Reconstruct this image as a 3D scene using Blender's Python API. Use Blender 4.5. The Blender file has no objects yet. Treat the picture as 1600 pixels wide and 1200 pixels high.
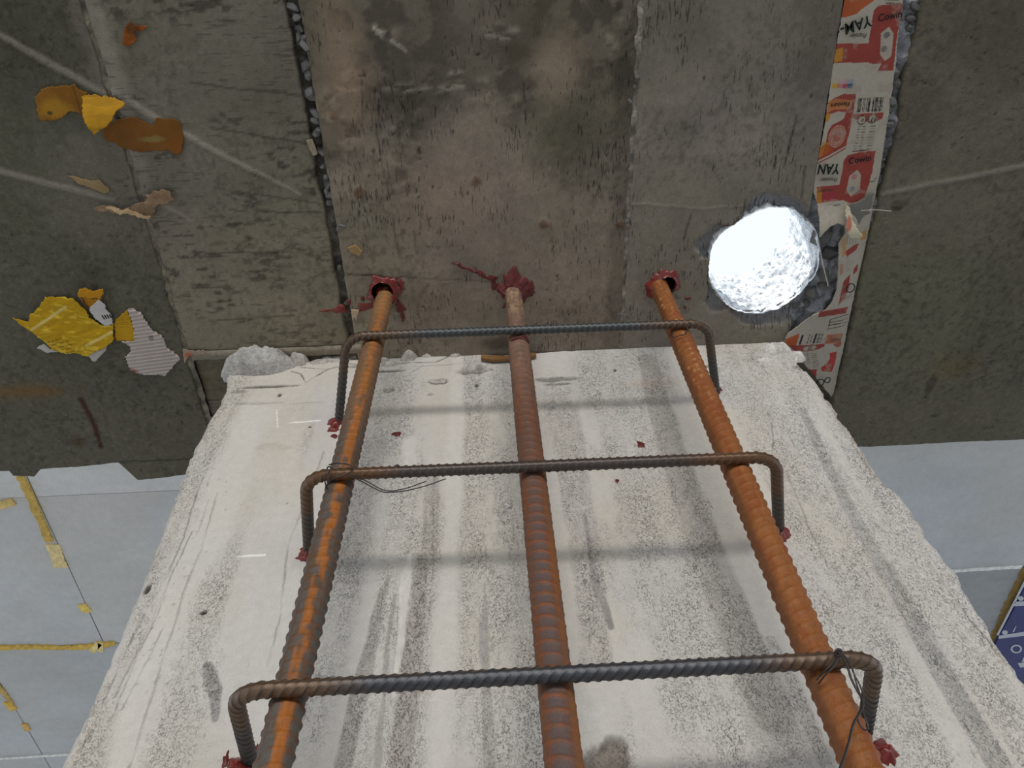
import bpy, math, random
import numpy as np
from mathutils import Matrix, Vector

random.seed(7)
SC = bpy.context.scene
COL = SC.collection

# ------------------------------------------------------------------ camera, world, lights
F_PX = 1254.92
YAW, PITCH, ROLL = 0.0307453, 0.9918823, -0.0684732
EYE = np.array([0.0, 0.0, 1.6])
_f = np.array([math.sin(YAW) * math.cos(PITCH), math.cos(YAW) * math.cos(PITCH), math.sin(PITCH)])
_r = np.array([math.cos(YAW), -math.sin(YAW), 0.0])
_u = np.cross(_r, _f)
RIGHT = _r * math.cos(ROLL) + _u * math.sin(ROLL)
UP = -_r * math.sin(ROLL) + _u * math.cos(ROLL)
FWD = _f
cam_d = bpy.data.cameras.new('camera')
cam_d.sensor_width = 36.0
cam_d.lens = F_PX / 1600 * 36.0
cam_d.clip_start = 0.02
cam = bpy.data.objects.new('camera', cam_d)
COL.objects.link(cam)
m = Matrix.Identity(4)
for i in range(3):
    m[i][0], m[i][1], m[i][2], m[i][3] = RIGHT[i], UP[i], -FWD[i], EYE[i]
cam.matrix_world = m
SC.camera = cam

vs = SC.view_settings
vs.view_transform = 'Standard'
vs.look = 'None'
vs.gamma = 1.0
vs.use_curve_mapping = False
vs.exposure = -0.12

world = bpy.data.worlds.new('sky')
SC.world = world
world.use_nodes = True
wn = world.node_tree
wn.nodes.clear()
wo = wn.nodes.new('ShaderNodeOutputWorld')
wb = wn.nodes.new('ShaderNodeBackground')
wb.inputs['Color'].default_value = (0.78, 0.89, 1.0, 1)
wb.inputs['Strength'].default_value = 1.32
wn.links.new(wb.outputs[0], wo.inputs['Surface'])

def lamp_aim(o, d):
    o.rotation_euler = Vector(d).to_track_quat('-Z', 'Y').to_euler()

sun_d = bpy.data.lights.new('sun', 'SUN')
sun_d.energy = 4.6
sun_d.angle = math.radians(0.6)
sun_d.color = (1.0, 0.97, 0.93)
sun = bpy.data.objects.new('sun', sun_d)
COL.objects.link(sun)
sun.location = (-3, -6, 8)
lamp_aim(sun, (0.45, 0.75, -0.78))

key_d = bpy.data.lights.new('open_facade_daylight', 'AREA')
key_d.shape = 'RECTANGLE'
key_d.size = 3.0
key_d.size_y = 0.78
key_d.energy = 158.0
key_d.color = (1.0, 0.955, 0.905)
key = bpy.data.objects.new('open_facade_daylight', key_d)
COL.objects.link(key)
key.location = (0.10, -4.6, 2.28)
lamp_aim(key, (0, 1, 0.0))

# ------------------------------------------------------------------ helpers
H = 2.70            # soffit height
FACE = 0.66         # column front plane
HB = 3.65           # far slab height

def S(r, g=None, b=None):
    if g is None:
        r, g, b = r
    o = []
    for c in (r, g, b):
        c /= 255.0
        o.append(c / 12.92 if c <= 0.04045 else ((c + 0.055) / 1.055) ** 2.4)
    return np.array(o)

def ray(x, y):
    d = RIGHT * (x - 800) + UP * (600 - y) + FWD * F_PX
    return d

def on_z(x, y, z=H):
    d = ray(x, y)
    return EYE + d * ((z - EYE[2]) / d[2])

def on_y(x, y, Y=FACE):
    d = ray(x, y)
    return EYE + d * ((Y - EYE[1]) / d[1])

def cz(pts, z=H):      # photo points -> (x, y) on a level plane
    return np.array([on_z(px, py, z)[:2] for px, py in pts])

def cy(pts, Y=FACE):   # photo points -> (x, z) on the column face
    return np.array([on_y(px, py, Y)[[0, 2]] for px, py in pts])

def _hash(ix, iy, seed):
    n = (ix.astype(np.int64) * 374761393 + iy.astype(np.int64) * 668265263 + seed * 974634777) & 0xffffffff
    n = ((n ^ (n >> 13)) * 1274126177) & 0xffffffff
    n = n ^ (n >> 16)
    return (n & 0xffff) / 65535.0

def vnoise(x, y, seed=0):
    ix, iy = np.floor(x), np.floor(y)
    fx, fy = x - ix, y - iy
    fx, fy = fx * fx * (3 - 2 * fx), fy * fy * (3 - 2 * fy)
    ix, iy = ix.astype(np.int64), iy.astype(np.int64)
    a, b = _hash(ix, iy, seed), _hash(ix + 1, iy, seed)
    c, d = _hash(ix, iy + 1, seed), _hash(ix + 1, iy + 1, seed)
    return (a + (b - a) * fx) * (1 - fy) + (c + (d - c) * fx) * fy

def fbm(x, y, seed=0, octs=4):
    t, amp, tot = 0.0, 1.0, 0.0
    for i in range(octs):
        t = t + amp * vnoise(x * 2 ** i, y * 2 ** i, seed + 17 * i)
        tot += amp
        amp *= 0.55
    return t / tot

def sstep(a, b, x):
    t = np.clip((x - a) / (b - a), 0, 1)
    return t * t * (3 - 2 * t)

def inpoly(X, Y, poly):
    r = np.zeros(X.shape, bool)
    n = len(poly)
    for i in range(n):
        x0, y0 = poly[i]
        x1, y1 = poly[(i + 1) % n]
        if y0 == y1:
            continue
        c = ((y0 > Y) != (y1 > Y)) & (X < (x1 - x0) * (Y - y0) / (y1 - y0) + x0)
        r ^= c
    return r

def polydist(X, Y, pts, widths=None):
    """distance to an open polyline, and (if widths are given) the width there"""
    best = np.full(X.shape, 1e9)
    wd = np.zeros(X.shape)
    for i in range(len(pts) - 1):
        (x0, y0), (x1, y1) = pts[i], pts[i + 1]
        dx, dy = x1 - x0, y1 - y0
        L = dx * dx + dy * dy + 1e-12
        t = np.clip(((X - x0) * dx + (Y - y0) * dy) / L, 0, 1)
        d = np.hypot(X - x0 - t * dx, Y - y0 - t * dy)
        k = d < best
        best = np.where(k, d, best)
        if widths is not None:
            wd = np.where(k, widths[i] + (widths[i + 1] - widths[i]) * t, wd)
    return (best, wd) if widths is not None else best

def mix(c, col, k):
    k = np.asarray(k)[..., None]
    return c * (1 - k) + np.asarray(col) * k

def link(o, parent=None):
    COL.objects.link(o)
    if parent is not None:
        o.parent = parent
    return o

def tag(o, label=None, cat=None, group=None, kind=None):
    if label: o['label'] = label
    if cat: o['category'] = cat
    if group: o['group'] = group
    if kind: o['kind'] = kind
    return o

def empty(name, loc=(0, 0, 0)):
    o = bpy.data.objects.new(name, None)
    o.location = loc
    o.empty_display_size = 0.05
    COL.objects.link(o)
    return o

def mesh_obj(name, verts, faces, mat, parent=None, col=None, rgh=None, smooth=True, thick=None):
    """verts given in world space; the parent is an Empty or mesh at some location"""
    verts = np.asarray(verts, dtype=float).reshape(-1, 3)
    off = np.array(parent_loc(parent)) if parent is not None else np.zeros(3)
    me = bpy.data.meshes.new(name)
    if isinstance(faces, np.ndarray):
        nf, k = faces.shape
        me.vertices.add(len(verts))
        me.vertices.foreach_set('co', (verts - off).ravel())
        me.loops.add(nf * k)
        me.loops.foreach_set('vertex_index', faces.ravel().astype(np.int32))
        me.polygons.add(nf)
        me.polygons.foreach_set('loop_start', np.arange(0, nf * k, k, dtype=np.int32))
        me.update(calc_edges=True)
    else:
        me.from_pydata((verts - off).tolist(), [], faces)
    if smooth:
        me.polygons.foreach_set('use_smooth', np.ones(len(me.polygons), bool))
    if col is not None:
        a = me.attributes.new('Col', 'FLOAT_COLOR', 'POINT')
        c = np.ones((len(verts), 4))
        c[:, :3] = np.clip(np.asarray(col).reshape(-1, 3), 0, 1)
        a.data.foreach_set('color', c.ravel())
    if rgh is not None:
        a = me.attributes.new('Rgh', 'FLOAT', 'POINT')
        a.data.foreach_set('value', np.asarray(rgh, dtype=float).ravel())
    me.validate()
    o = bpy.data.objects.new(name, me)
    me.materials.append(mat)
    link(o, parent)
    if thick:
        md = o.modifiers.new('thickness', 'SOLIDIFY')
        md.thickness = thick
        md.offset = 0
    return o

def parent_loc(p):
    l = np.zeros(3)
    while p is not None:
        l = l + np.array(p.location)
        p = p.parent
    return l

def grid_faces(nu, nv, keep=None, flip=False):
    i, j = np.meshgrid(np.arange(nu - 1), np.arange(nv - 1), indexing='ij')
    a = i * nv + j
    q = np.stack([a, a + nv, a + nv + 1, a + 1], -1)
    if flip:
        q = q[..., ::-1]
    q = q.reshape(-1, 4)
    if keep is not None:
        q = q[keep.reshape(-1)]
    return q

def compact(verts, faces, *attrs):
    used = np.unique(faces)
    idx = np.full(len(verts), -1)
    idx[used] = np.arange(len(used))
    return (verts[used], idx[faces]) + tuple(None if a is None else a[used] for a in attrs)

def boundary_drop(faces, n):
    """vertices on the rim of a quad sheet"""
    e = np.concatenate([faces[:, [k, (k + 1) % 4]] for k in range(4)])
    e.sort(axis=1)
    u, c = np.unique(e, axis=0, return_counts=True)
    r = np.zeros(n, bool)
    r[u[c == 1].ravel()] = True
    return r

# ------------------------------------------------------------------ materials
def nodes_of(name):
    mt = bpy.data.materials.new(name)
    mt.use_nodes = True
    nt = mt.node_tree
    b = nt.nodes['Principled BSDF']
    return mt, nt, b

def N(nt, t, **kw):
    n = nt.nodes.new(t)
    for k, v in kw.items():
        setattr(n, k, v)
    return n

def noise(nt, vec, scale, detail=4, rough=0.6, dist=0.0):
    n = N(nt, 'ShaderNodeTexNoise')
    n.inputs['Scale'].default_value = scale
    n.inputs['Detail'].default_value = detail
    n.inputs['Roughness'].default_value = rough
    n.inputs['Distortion'].default_value = dist
    if vec is not None:
        nt.links.new(vec, n.inputs['Vector'])
    return n.outputs['Fac']

def mapping(nt, vec, scale):
    n = N(nt, 'ShaderNodeMapping')
    n.inputs['Scale'].default_value = scale
    nt.links.new(vec, n.inputs['Vector'])
    return n.outputs[0]

def mrange(nt, v, a, b, c=0.0, d=1.0):
    n = N(nt, 'ShaderNodeMapRange')
    n.inputs['From Min'].default_value = a
    n.inputs['From Max'].default_value = b
    n.inputs['To Min'].default_value = c
    n.inputs['To Max'].default_value = d
    nt.links.new(v, n.inputs['Value'])
    return n.outputs[0]

def mathn(nt, op, a, b):
    n = N(nt, 'ShaderNodeMath', operation=op)
    for i, v in enumerate((a, b)):
        if isinstance(v, (int, float)):
            n.inputs[i].default_value = v
        else:
            nt.links.new(v, n.inputs[i])
    return n.outputs[0]

def mulcol(nt, c, f):
    n = N(nt, 'ShaderNodeVectorMath', operation='SCALE')
    nt.links.new(c, n.inputs[0])
    nt.links.new(f, n.inputs['Scale'])
    return n.outputs[0]

def concrete(name, stretch=None, fleck=0.0, grain=0.25, bump=0.5, rough=0.9, gscale=420, dist=0.0006, speck=0.0):
    mt, nt, b = nodes_of(name)
    tc = N(nt, 'ShaderNodeTexCoord').outputs['Object']
    at = N(nt, 'ShaderNodeAttribute', attribute_name='Col').outputs['Color']
    rg = N(nt, 'ShaderNodeAttribute', attribute_name='Rgh').outputs['Fac']
    g1 = noise(nt, tc, gscale, 3, 0.65)
    g2 = noise(nt, tc, gscale * 0.22, 5, 0.65)
    f = mrange(nt, g1, 0.3, 0.7, 1 - grain * 0.5, 1 + grain * 0.5)
    f2 = mrange(nt, g2, 0.3, 0.7, 1 - grain * 0.6, 1 + grain * 0.6)
    f = mathn(nt, 'MULTIPLY', f, f2)
    h = mathn(nt, 'MULTIPLY', mathn(nt, 'ADD', mathn(nt, 'MULTIPLY', g1, 0.6), g2), mathn(nt, 'ADD', rg, 0.25))
    if stretch:
        mv = mapping(nt, tc, stretch)
        s1 = noise(nt, mv, 1.0, 3, 0.6, 0.35)
        big = noise(nt, tc, 9.0, 3, 0.6)
        thr = mrange(nt, big, 0.36, 0.64, 0.72, 0.545)
        k = mrange(nt, mathn(nt, 'SUBTRACT', s1, thr), 0.0, 0.03)
        k = mathn(nt, 'MULTIPLY', k, fleck)
        f = mathn(nt, 'MULTIPLY', f, mathn(nt, 'SUBTRACT', 1.0, k))
        s2 = noise(nt, mv, 2.7, 4, 0.7, 0.1)
        f = mathn(nt, 'MULTIPLY', f, mrange(nt, s2, 0.3, 0.7, 0.90, 1.10))
        h = mathn(nt, 'SUBTRACT', h, mathn(nt, 'MULTIPLY', k, 1.2))
    if speck:
        v = noise(nt, mapping(nt, tc, (330, 330, 230)), 1.0, 4, 0.75, 1.8)
        area = mrange(nt, noise(nt, mapping(nt, tc, (34, 34, 11)), 1.0, 4, 0.65), 0.34, 0.62, 0.12, 1.0)
        k = mathn(nt, 'MULTIPLY', mrange(nt, v, 0.52, 0.66), mathn(nt, 'MULTIPLY', mathn(nt, 'MULTIPLY', rg, area), speck))
        f = mathn(nt, 'MULTIPLY', f, mathn(nt, 'SUBTRACT', 1.0, k))
        h = mathn(nt, 'SUBTRACT', h, mathn(nt, 'MULTIPLY', k, 1.4))
    nt.links.new(mulcol(nt, at, f), b.inputs['Base Color'])
    b.inputs['Roughness'].default_value = rough
    b.inputs['Specular IOR Level'].default_value = 0.25
    bp = N(nt, 'ShaderNodeBump')
    bp.inputs['Strength'].default_value = bump
    bp.inputs['Distance'].default_value = dist
    nt.links.new(h, bp.inputs['Height'])
    nt.links.new(bp.outputs[0], b.inputs['Normal'])
    return mt

def plain(name, color, rough=0.6, spec=0.3, grain=0.15, gscale=300, bump=0.2, metal=0.0, attr=False, coat=0.0):
    mt, nt, b = nodes_of(name)
    tc = N(nt, 'ShaderNodeTexCoord').outputs['Object']
    g = noise(nt, tc, gscale, 4, 0.6)
    f = mrange(nt, g, 0.3, 0.7, 1 - grain, 1 + grain)
    if attr:
        c = N(nt, 'ShaderNodeAttribute', attribute_name='Col').outputs['Color']
    else:
        rgb = N(nt, 'ShaderNodeRGB')
        rgb.outputs[0].default_value = (*color, 1)
        c = rgb.outputs[0]
    nt.links.new(mulcol(nt, c, f), b.inputs['Base Color'])
    b.inputs['Roughness'].default_value = rough
    b.inputs['Specular IOR Level'].default_value = spec
    b.inputs['Metallic'].default_value = metal
    if coat:
        b.inputs['Coat Weight'].default_value = coat
        b.inputs['Coat Roughness'].default_value = 0.12
    bp = N(nt, 'ShaderNodeBump')
    bp.inputs['Strength'].default_value = bump
    bp.inputs['Distance'].default_value = 0.0006
    nt.links.new(g, bp.inputs['Height'])
    nt.links.new(bp.outputs[0], b.inputs['Normal'])
    return mt

M_SOF_Y = concrete('soffit_grain_lengthwise', (400, 50, 60), 0.60, 0.16, 0.5, 0.85)
M_SOF_X = concrete('soffit_grain_crosswise', (26, 260, 60), 0.34, 0.18, 0.55, 0.85)
M_SOF_E = concrete('soffit_plain', (60, 90, 60), 0.25, 0.20, 0.45, 0.85)
M_WOODY = concrete('soffit_board_imprint', (14, 420, 60), 0.5, 0.22, 0.7, 0.85)
M_COLUMN = concrete('column_plaster', None, 0, 0.10, 1.0, 0.9, 420, 0.0012, 0.55)
M_FAR = concrete('far_slab_concrete', None, 0, 0.10, 0.3, 0.7, 160)
M_ROUGH = concrete('broken_concrete', None, 0, 0.45, 1.0, 0.95, 260, 0.002)
M_PAPER = plain('paper', (1, 1, 1), 0.7, 0.2, 0.07, 400, 0.15, attr=True)
M_STEEL = plain('rusted_steel', (1, 1, 1), 0.62, 0.35, 0.22, 900, 0.5, attr=True)
M_TIE = plain('stirrup_steel', (1, 1, 1), 0.42, 0.6, 0.18, 900, 0.35, metal=0.35, attr=True)
M_RED = plain('red_adhesive', S(112, 40, 36), 0.28, 0.5, 0.22, 240, 0.5)
M_DARKRED = plain('dried_adhesive', S(92, 34, 32), 0.5, 0.4, 0.25, 240, 0.5)
M_WIRE = plain('tie_wire_steel', S(58, 52, 52), 0.45, 0.5, 0.1, 500, 0.1, metal=0.5)
M_INK = plain('print_ink', S(30, 40, 34), 0.7, 0.2, 0.1, 300, 0.0)
M_INKBLK = plain('black_ink', S(34, 32, 32), 0.7, 0.2, 0.1, 300, 0.0)
M_GROUND = plain('site_ground', S(150, 150, 150), 0.9, 0.2, 0.2, 3, 0.2)

# ------------------------------------------------------------------ the setting: floor
def box_mesh(name, x0, x1, y0, y1, z0, z1, mat, parent=None, col=None):
    v = np.array([(x, y, z) for x in (x0, x1) for y in (y0, y1) for z in (z0, z1)])
    f = [(0, 1, 3, 2), (4, 6, 7, 5), (0, 4, 5, 1), (2, 3, 7, 6), (0, 2, 6, 4), (1, 5, 7, 3)]
    c = None if col is None else np.tile(col, (8, 1))
    return mesh_obj(name, v, f, mat, parent, c, None if col is None else np.zeros(8), smooth=False)

fl = box_mesh('floor', -9, 9, -12, 12, -0.3, 0.0, M_GROUND)
tag(fl, 'pale bare ground below the slab', 'floor', kind='structure')

# ------------------------------------------------------------------ the soffit
ceiling = empty('ceiling', (0, 0, H))
tag(ceiling, 'dark stained concrete soffit with board joints and a cored hole', 'ceiling', kind='structure')

BAR_TOP = {'left': np.array([-0.1665, 0.55]), 'middle': np.array([0.0280, 0.55]), 'right': np.array([0.2500, 0.55])}
HOLE_PX = [(1107, 418), (1110, 395), (1118, 376), (1133, 360), (1150, 349), (1172, 336), (1196, 326), (1215, 324), (1236, 326),
           (1246, 333), (1258, 345), (1270, 355), (1277, 372), (1279, 400), (1276, 425), (1262, 444), (1240, 466), (1215, 482), (1185, 489), (1155, 486),
           (1135, 475), (1122, 460), (1111, 440)]
HOLE = cz(HOLE_PX)
HC = HOLE.mean(0)
_ha = np.arctan2(HOLE[:, 1] - HC[1], HOLE[:, 0] - HC[0])
_hr = np.hypot(HOLE[:, 0] - HC[0], HOLE[:, 1] - HC[1])
_o = np.argsort(_ha)
_ha, _hr = _ha[_o], _hr[_o]

def hole_r(a):
    A = np.concatenate([_ha - 2 * np.pi, _ha, _ha + 2 * np.pi])
    R = np.concatenate([_hr, _hr, _hr])
    r = np.interp(a, A, R)
    return r * (1 + 0.022 * (vnoise(a * 9 + 50, a * 0, 3) - 0.5) + 0.02 * (vnoise(a * 24 + 50, a * 0, 5) - 0.5))

# circular anchor pockets round the left and right bars: centre, radius
POCKETS = [(cz([(598, 456)])[0] + [0.0, -0.002], 0.0165), (cz([(1040, 444)])[0] + [0, -0.001], 0.0150)]

SEAM1 = cz([(128, 0), (292, 548)])       # between panels A and B
SEAM2 = cz([(458, 0), (548, 530)])
SEAM3 = cz([(1001, 0), (971, 530)])
CARD_L = cz([(1320, 0), (1272, 300)])
CARD_R = cz([(1438, 0), (1368, 340)])

def seam_x(seam, y, seed, amp=0.0025):
    (x0, y0), (x1, y1) = seam
    return x0 + (x1 - x0) * (y - y0) / (y1 - y0) + amp * (fbm(y * 55 + 7, y * 0 + seed, seed, 3) - 0.5) * 2

EDGE_PX = [(-260, 742), (-60, 740), (16, 738), (20, 746), (54, 747), (58, 736), (120, 731), (186, 725), (216, 752), (250, 749), (302, 741), (420, 739)]
EDGE_L = cz(EDGE_PX)
EDGE_R = cz([(1300, 702), (1354, 700), (1420, 697), (1500, 692), (1600, 689), (1900, 682)])

def far_edge(x):
    e = np.where(x < 0, np.interp(x, EDGE_L[:, 0], EDGE_L[:, 1]), np.interp(x, EDGE_R[:, 0], EDGE_R[:, 1]))
    return e + 0.0022 * (fbm(x * 60 + 4, x * 0, 8, 4) - 0.5)

def pale_line(X, Y, pts, w, warp=0.004, seed=1):
    d, ww = polydist(X + warp * (fbm(X * 30, Y * 30, seed, 3) - 0.5), Y + warp * (fbm(X * 30 + 9, Y * 30, seed + 1, 3) - 0.5), cz(pts), [a / 1000 for a in w])
    return 1 - sstep(ww * 0.35, ww, d)

def blob(X, Y, px, py, rx, ry, seed=0, soft=0.6, plane=cz, warp=0.5):
    c = plane([(px, py)])[0]
    n = 0.6 * (fbm(X * 26 + seed, Y * 26, 100 + seed, 4) - 0.5) + 0.55 * (fbm(X * 95 + seed, Y * 80, 150 + seed, 5) - 0.5)
    d = np.hypot((X - c[0]) / rx, (Y - c[1]) / ry) + warp * 2.2 * n
    return 1 - sstep(1 - soft, 1 + soft * 0.4, d)

PALE = S(150, 143, 130) * 1.15
K = 1.6      # photo value to surface colour under this light

def soffit_color(X, Y, base, seed):
    c = np.ones(X.shape + (3,)) * base
    c = c * (1 + 0.34 * (fbm(X * 5 + 3, Y * 5, seed, 4) - 0.5) + 0.30 * (fbm(X * 22, Y * 16, seed + 3, 4) - 0.5))[..., None]
    # slow drift between grey-brown and olive
    o = sstep(0.42, 0.62, fbm(X * 3.3 + 11, Y * 3.3, 60, 3))
    c = mix(c, c * np.array([0.94, 1.0, 0.88]), o * 0.6)
    # grime: fine dark mottling, denser in places, and pale scuffs
    dens = sstep(0.40, 0.62, fbm(X * 6 + 1, Y * 6, seed + 31, 3))
    g = sstep(0.50, 0.68, fbm(X * 170, Y * 150, seed + 33, 5))
    c = c * (1 - 0.22 * g * (0.25 + dens))[..., None]
    g = sstep(0.60, 0.70, fbm(X * 150 + 5, Y * 120, seed + 35, 4))
    c = mix(c, PALE * 0.55, g * 0.22)
    c = c * (1 + 0.16 * (fbm(X * 330, Y * 330, seed + 37, 2) - 0.5))[..., None]
    return c

def pock(X, Y, seed, scale=90, thr=0.80):
    n = vnoise(X * scale * 1.8, Y * scale * 1.3, seed) * 0.7 + vnoise(X * scale * 4.1, Y * scale * 3.6, seed + 4) * 0.3
    return sstep(thr + 0.02, thr + 0.07, n) * sstep(0.42, 0.6, fbm(X * 8, Y * 8, seed + 8, 3))

def level_sheet(name, x0, x1, y0, y1, step, mat, base, seed, left=None, right=None, near=None, far=None, holes=(), extra=None, z=H, parent=None, relief=0.0015):
    """a cast strip of soffit: a fine sheet with relief, its rim turned up into the joint"""
    nu, nv = int((x1 - x0) / step) + 1, int((y1 - y0) / step) + 1
    U, V = np.meshgrid(np.linspace(0, 1, nu), np.linspace(0, 1, nv), indexing='ij')
    Y = y0 + V * (y1 - y0)
    xa = left(Y) if left else np.full(Y.shape, x0)
    xb = right(Y) if right else np.full(Y.shape, x1)
    X = xa + U * (xb - xa)
    if far is not None:
        ye = far(X)
        Y = y0 + V * (ye - y0)
    c = soffit_color(X, Y, base, seed)
    r = np.ones(X.shape) * 0.5
    hgt = relief * (fbm(X * 14, Y * 14, seed + 9, 4) - 0.5) * 2
    if extra:
        c, r, hgt = extra(X, Y, c, r, hgt)
    keep = np.ones((nu - 1, nv - 1), bool)
    Xc, Yc = (X[1:, 1:] + X[:-1, :-1]) / 2, (Y[1:, 1:] + Y[:-1, :-1]) / 2
    for h in holes:
        if h == 'core':
            a = np.arctan2(Yc - HC[1], Xc - HC[0])
            keep &= np.hypot(Xc - HC[0], Yc - HC[1]) > hole_r(a)
        else:
            keep &= np.hypot(Xc - h[0][0], Yc - h[0][1]) > h[1]
    for h in holes:      # pull the rim on to the true outline
        if h == 'core':
            a = np.arctan2(Y - HC[1], X - HC[0])
            d = np.hypot(X - HC[0], Y - HC[1])
            rr = hole_r(a)
            cc = HC
        else:
            a = np.arctan2(Y - h[0][1], X - h[0][0])
            d = np.hypot(X - h[0][0], Y - h[0][1])
            rr = np.full(d.shape, h[1])
            cc = h[0]
        k = (d < rr) & (d > rr - step * 1.5)
        X = np.where(k, cc[0] + rr * np.cos(a), X)
        Y = np.where(k, cc[1] + rr * np.sin(a), Y)
    edge = np.minimum(np.minimum(U * nu, (1 - U) * nu), 1e9)
    Z = z - hgt
    # rim turned up into the joints
    if left: Z = np.where(U == 0, z + 0.016, Z)
    if right: Z = np.where(U == 1, z + 0.016, Z)
    if far is not None or near is not None: Z = np.where(V == 1, z + 0.03, Z)
    v = np.stack([X, Y, Z], -1).reshape(-1, 3)
    fc = grid_faces(nu, nv, keep, flip=True)
    v, fc, c, r = compact(v, fc, c.reshape(-1, 3), r.reshape(-1))
    return mesh_obj(name, v, fc, mat, parent or ceiling, c, r)

def col(*rgb):
    return S(*rgb) * K

YN, YF = -0.75, 0.90

def ex_A(X, Y, c, r, h):
    k = pale_line(X, Y, [(-120, -10), (0, 55), (75, 98), (140, 132), (200, 168), (270, 205)], [5, 5, 7, 6, 5, 5], seed=5)
    c = mix(c, PALE * 0.8, k * 0.8); h = h + k * 0.001
    k = pale_line(X, Y, [(-120, 240), (0, 268), (60, 283), (150, 304), (190, 318)], [6, 6, 6, 7, 4], seed=6)
    c = mix(c, PALE * 0.72, k * 0.75); h = h + k * 0.001
    c = mix(c, PALE * 0.62, blob(X, Y, 148, 70, 0.022, 0.16, 2) * 0.55)
    c = mix(c, PALE * 0.6, blob(X, Y, 160, 290, 0.10, 0.10, 4) * 0.3)
    # ochre stain and rust-red streak
    c = mix(c, S(96, 68, 22) * 1.5, blob(X, Y, 40, 612, 0.085, 0.016, 7, 0.9) * 0.55)
    d = polydist(X + 0.004 * (fbm(X * 120, Y * 120, 3, 2) - 0.5), Y, cz([(126, 624), (146, 660), (158, 698)]))
    c = mix(c, S(56, 26, 22) * 1.2, (1 - sstep(0.002, 0.0065, d)) * 0.9)
    c = mix(c, S(60, 46, 22) * 1.4, blob(X, Y, 120, 690, 0.016, 0.012, 9) * 0.6)
    c = mix(c, c * 0.62, blob(X, Y, 95, 488, 0.012, 0.008, 12) * 0.8)
    c = mix(c, c * 0.72, blob(X, Y, 60, 60, 0.16, 0.10, 14, 0.9) * 0.7)
    # thin joint across the board near its far end
    d = np.abs(Y - cz([(230, 720)])[0][1] - 0.0015 * (fbm(X * 40, Y * 0, 2, 2) - 0.5))
    k = (1 - sstep(0.0006, 0.0022, d)) * (X > cz([(185, 722)])[0][0])
    c = c * (1 - 0.6 * k)[..., None]
    p = pock(X, Y, 31, 95, 0.83)
    c = c * (1 - 0.5 * p)[..., None]; h = h - p * 0.0012
    return c, r, h

def ex_B(X, Y, c, r, h):
    k = pale_line(X, Y, [(150, 130), (200, 158), (260, 195), (340, 238), (400, 268), (470, 304)], [6, 7, 6, 5, 4, 2], seed=7)
    c = mix(c, PALE * 0.85, k * 0.8); h = h + k * 0.001
    c = mix(c, PALE * 0.8, blob(X, Y, 165, 70, 0.014, 0.20, 2) * 0.6)
    c = mix(c, PALE * 0.72, pale_line(X, Y, [(255, 320), (300, 345)], [5, 3], seed=8) * 0.5)
    k = sstep(cz([(400, 300)])[0][1], cz([(400, 380)])[0][1], Y)
    c = mix(c, c * np.array([1.26, 1.2, 1.17]), k * 0.85)
    # scuffed black film
    n = sstep(0.54, 0.66, fbm(X * 60, Y * 150, 41, 4)) * sstep(0.45, 0.62, fbm(X * 9, Y * 9, 42, 3))
    c = c * (1 - 0.55 * n)[..., None]
    # drag marks across the grain
    for (a, b2) in [((300, 130), (480, 150)), ((330, 200), (500, 228)), ((400, 330), (500, 332)), ((320, 395), (450, 393)), ((340, 500), (460, 492)), ((300, 450), (360, 448)), ((380, 300), (500, 318))]:
        d = polydist(X, Y + 0.004 * (fbm(X * 30, Y * 30, 5, 2) - 0.5), cz([a, b2]))
        c = c * (1 - 0.45 * (1 - sstep(0.0006, 0.0024, d)))[..., None]
    p = pock(X, Y, 33, 80, 0.80)
    c = c * (1 - 0.45 * p)[..., None]; h = h - p * 0.001
    return c, r, h

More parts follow.
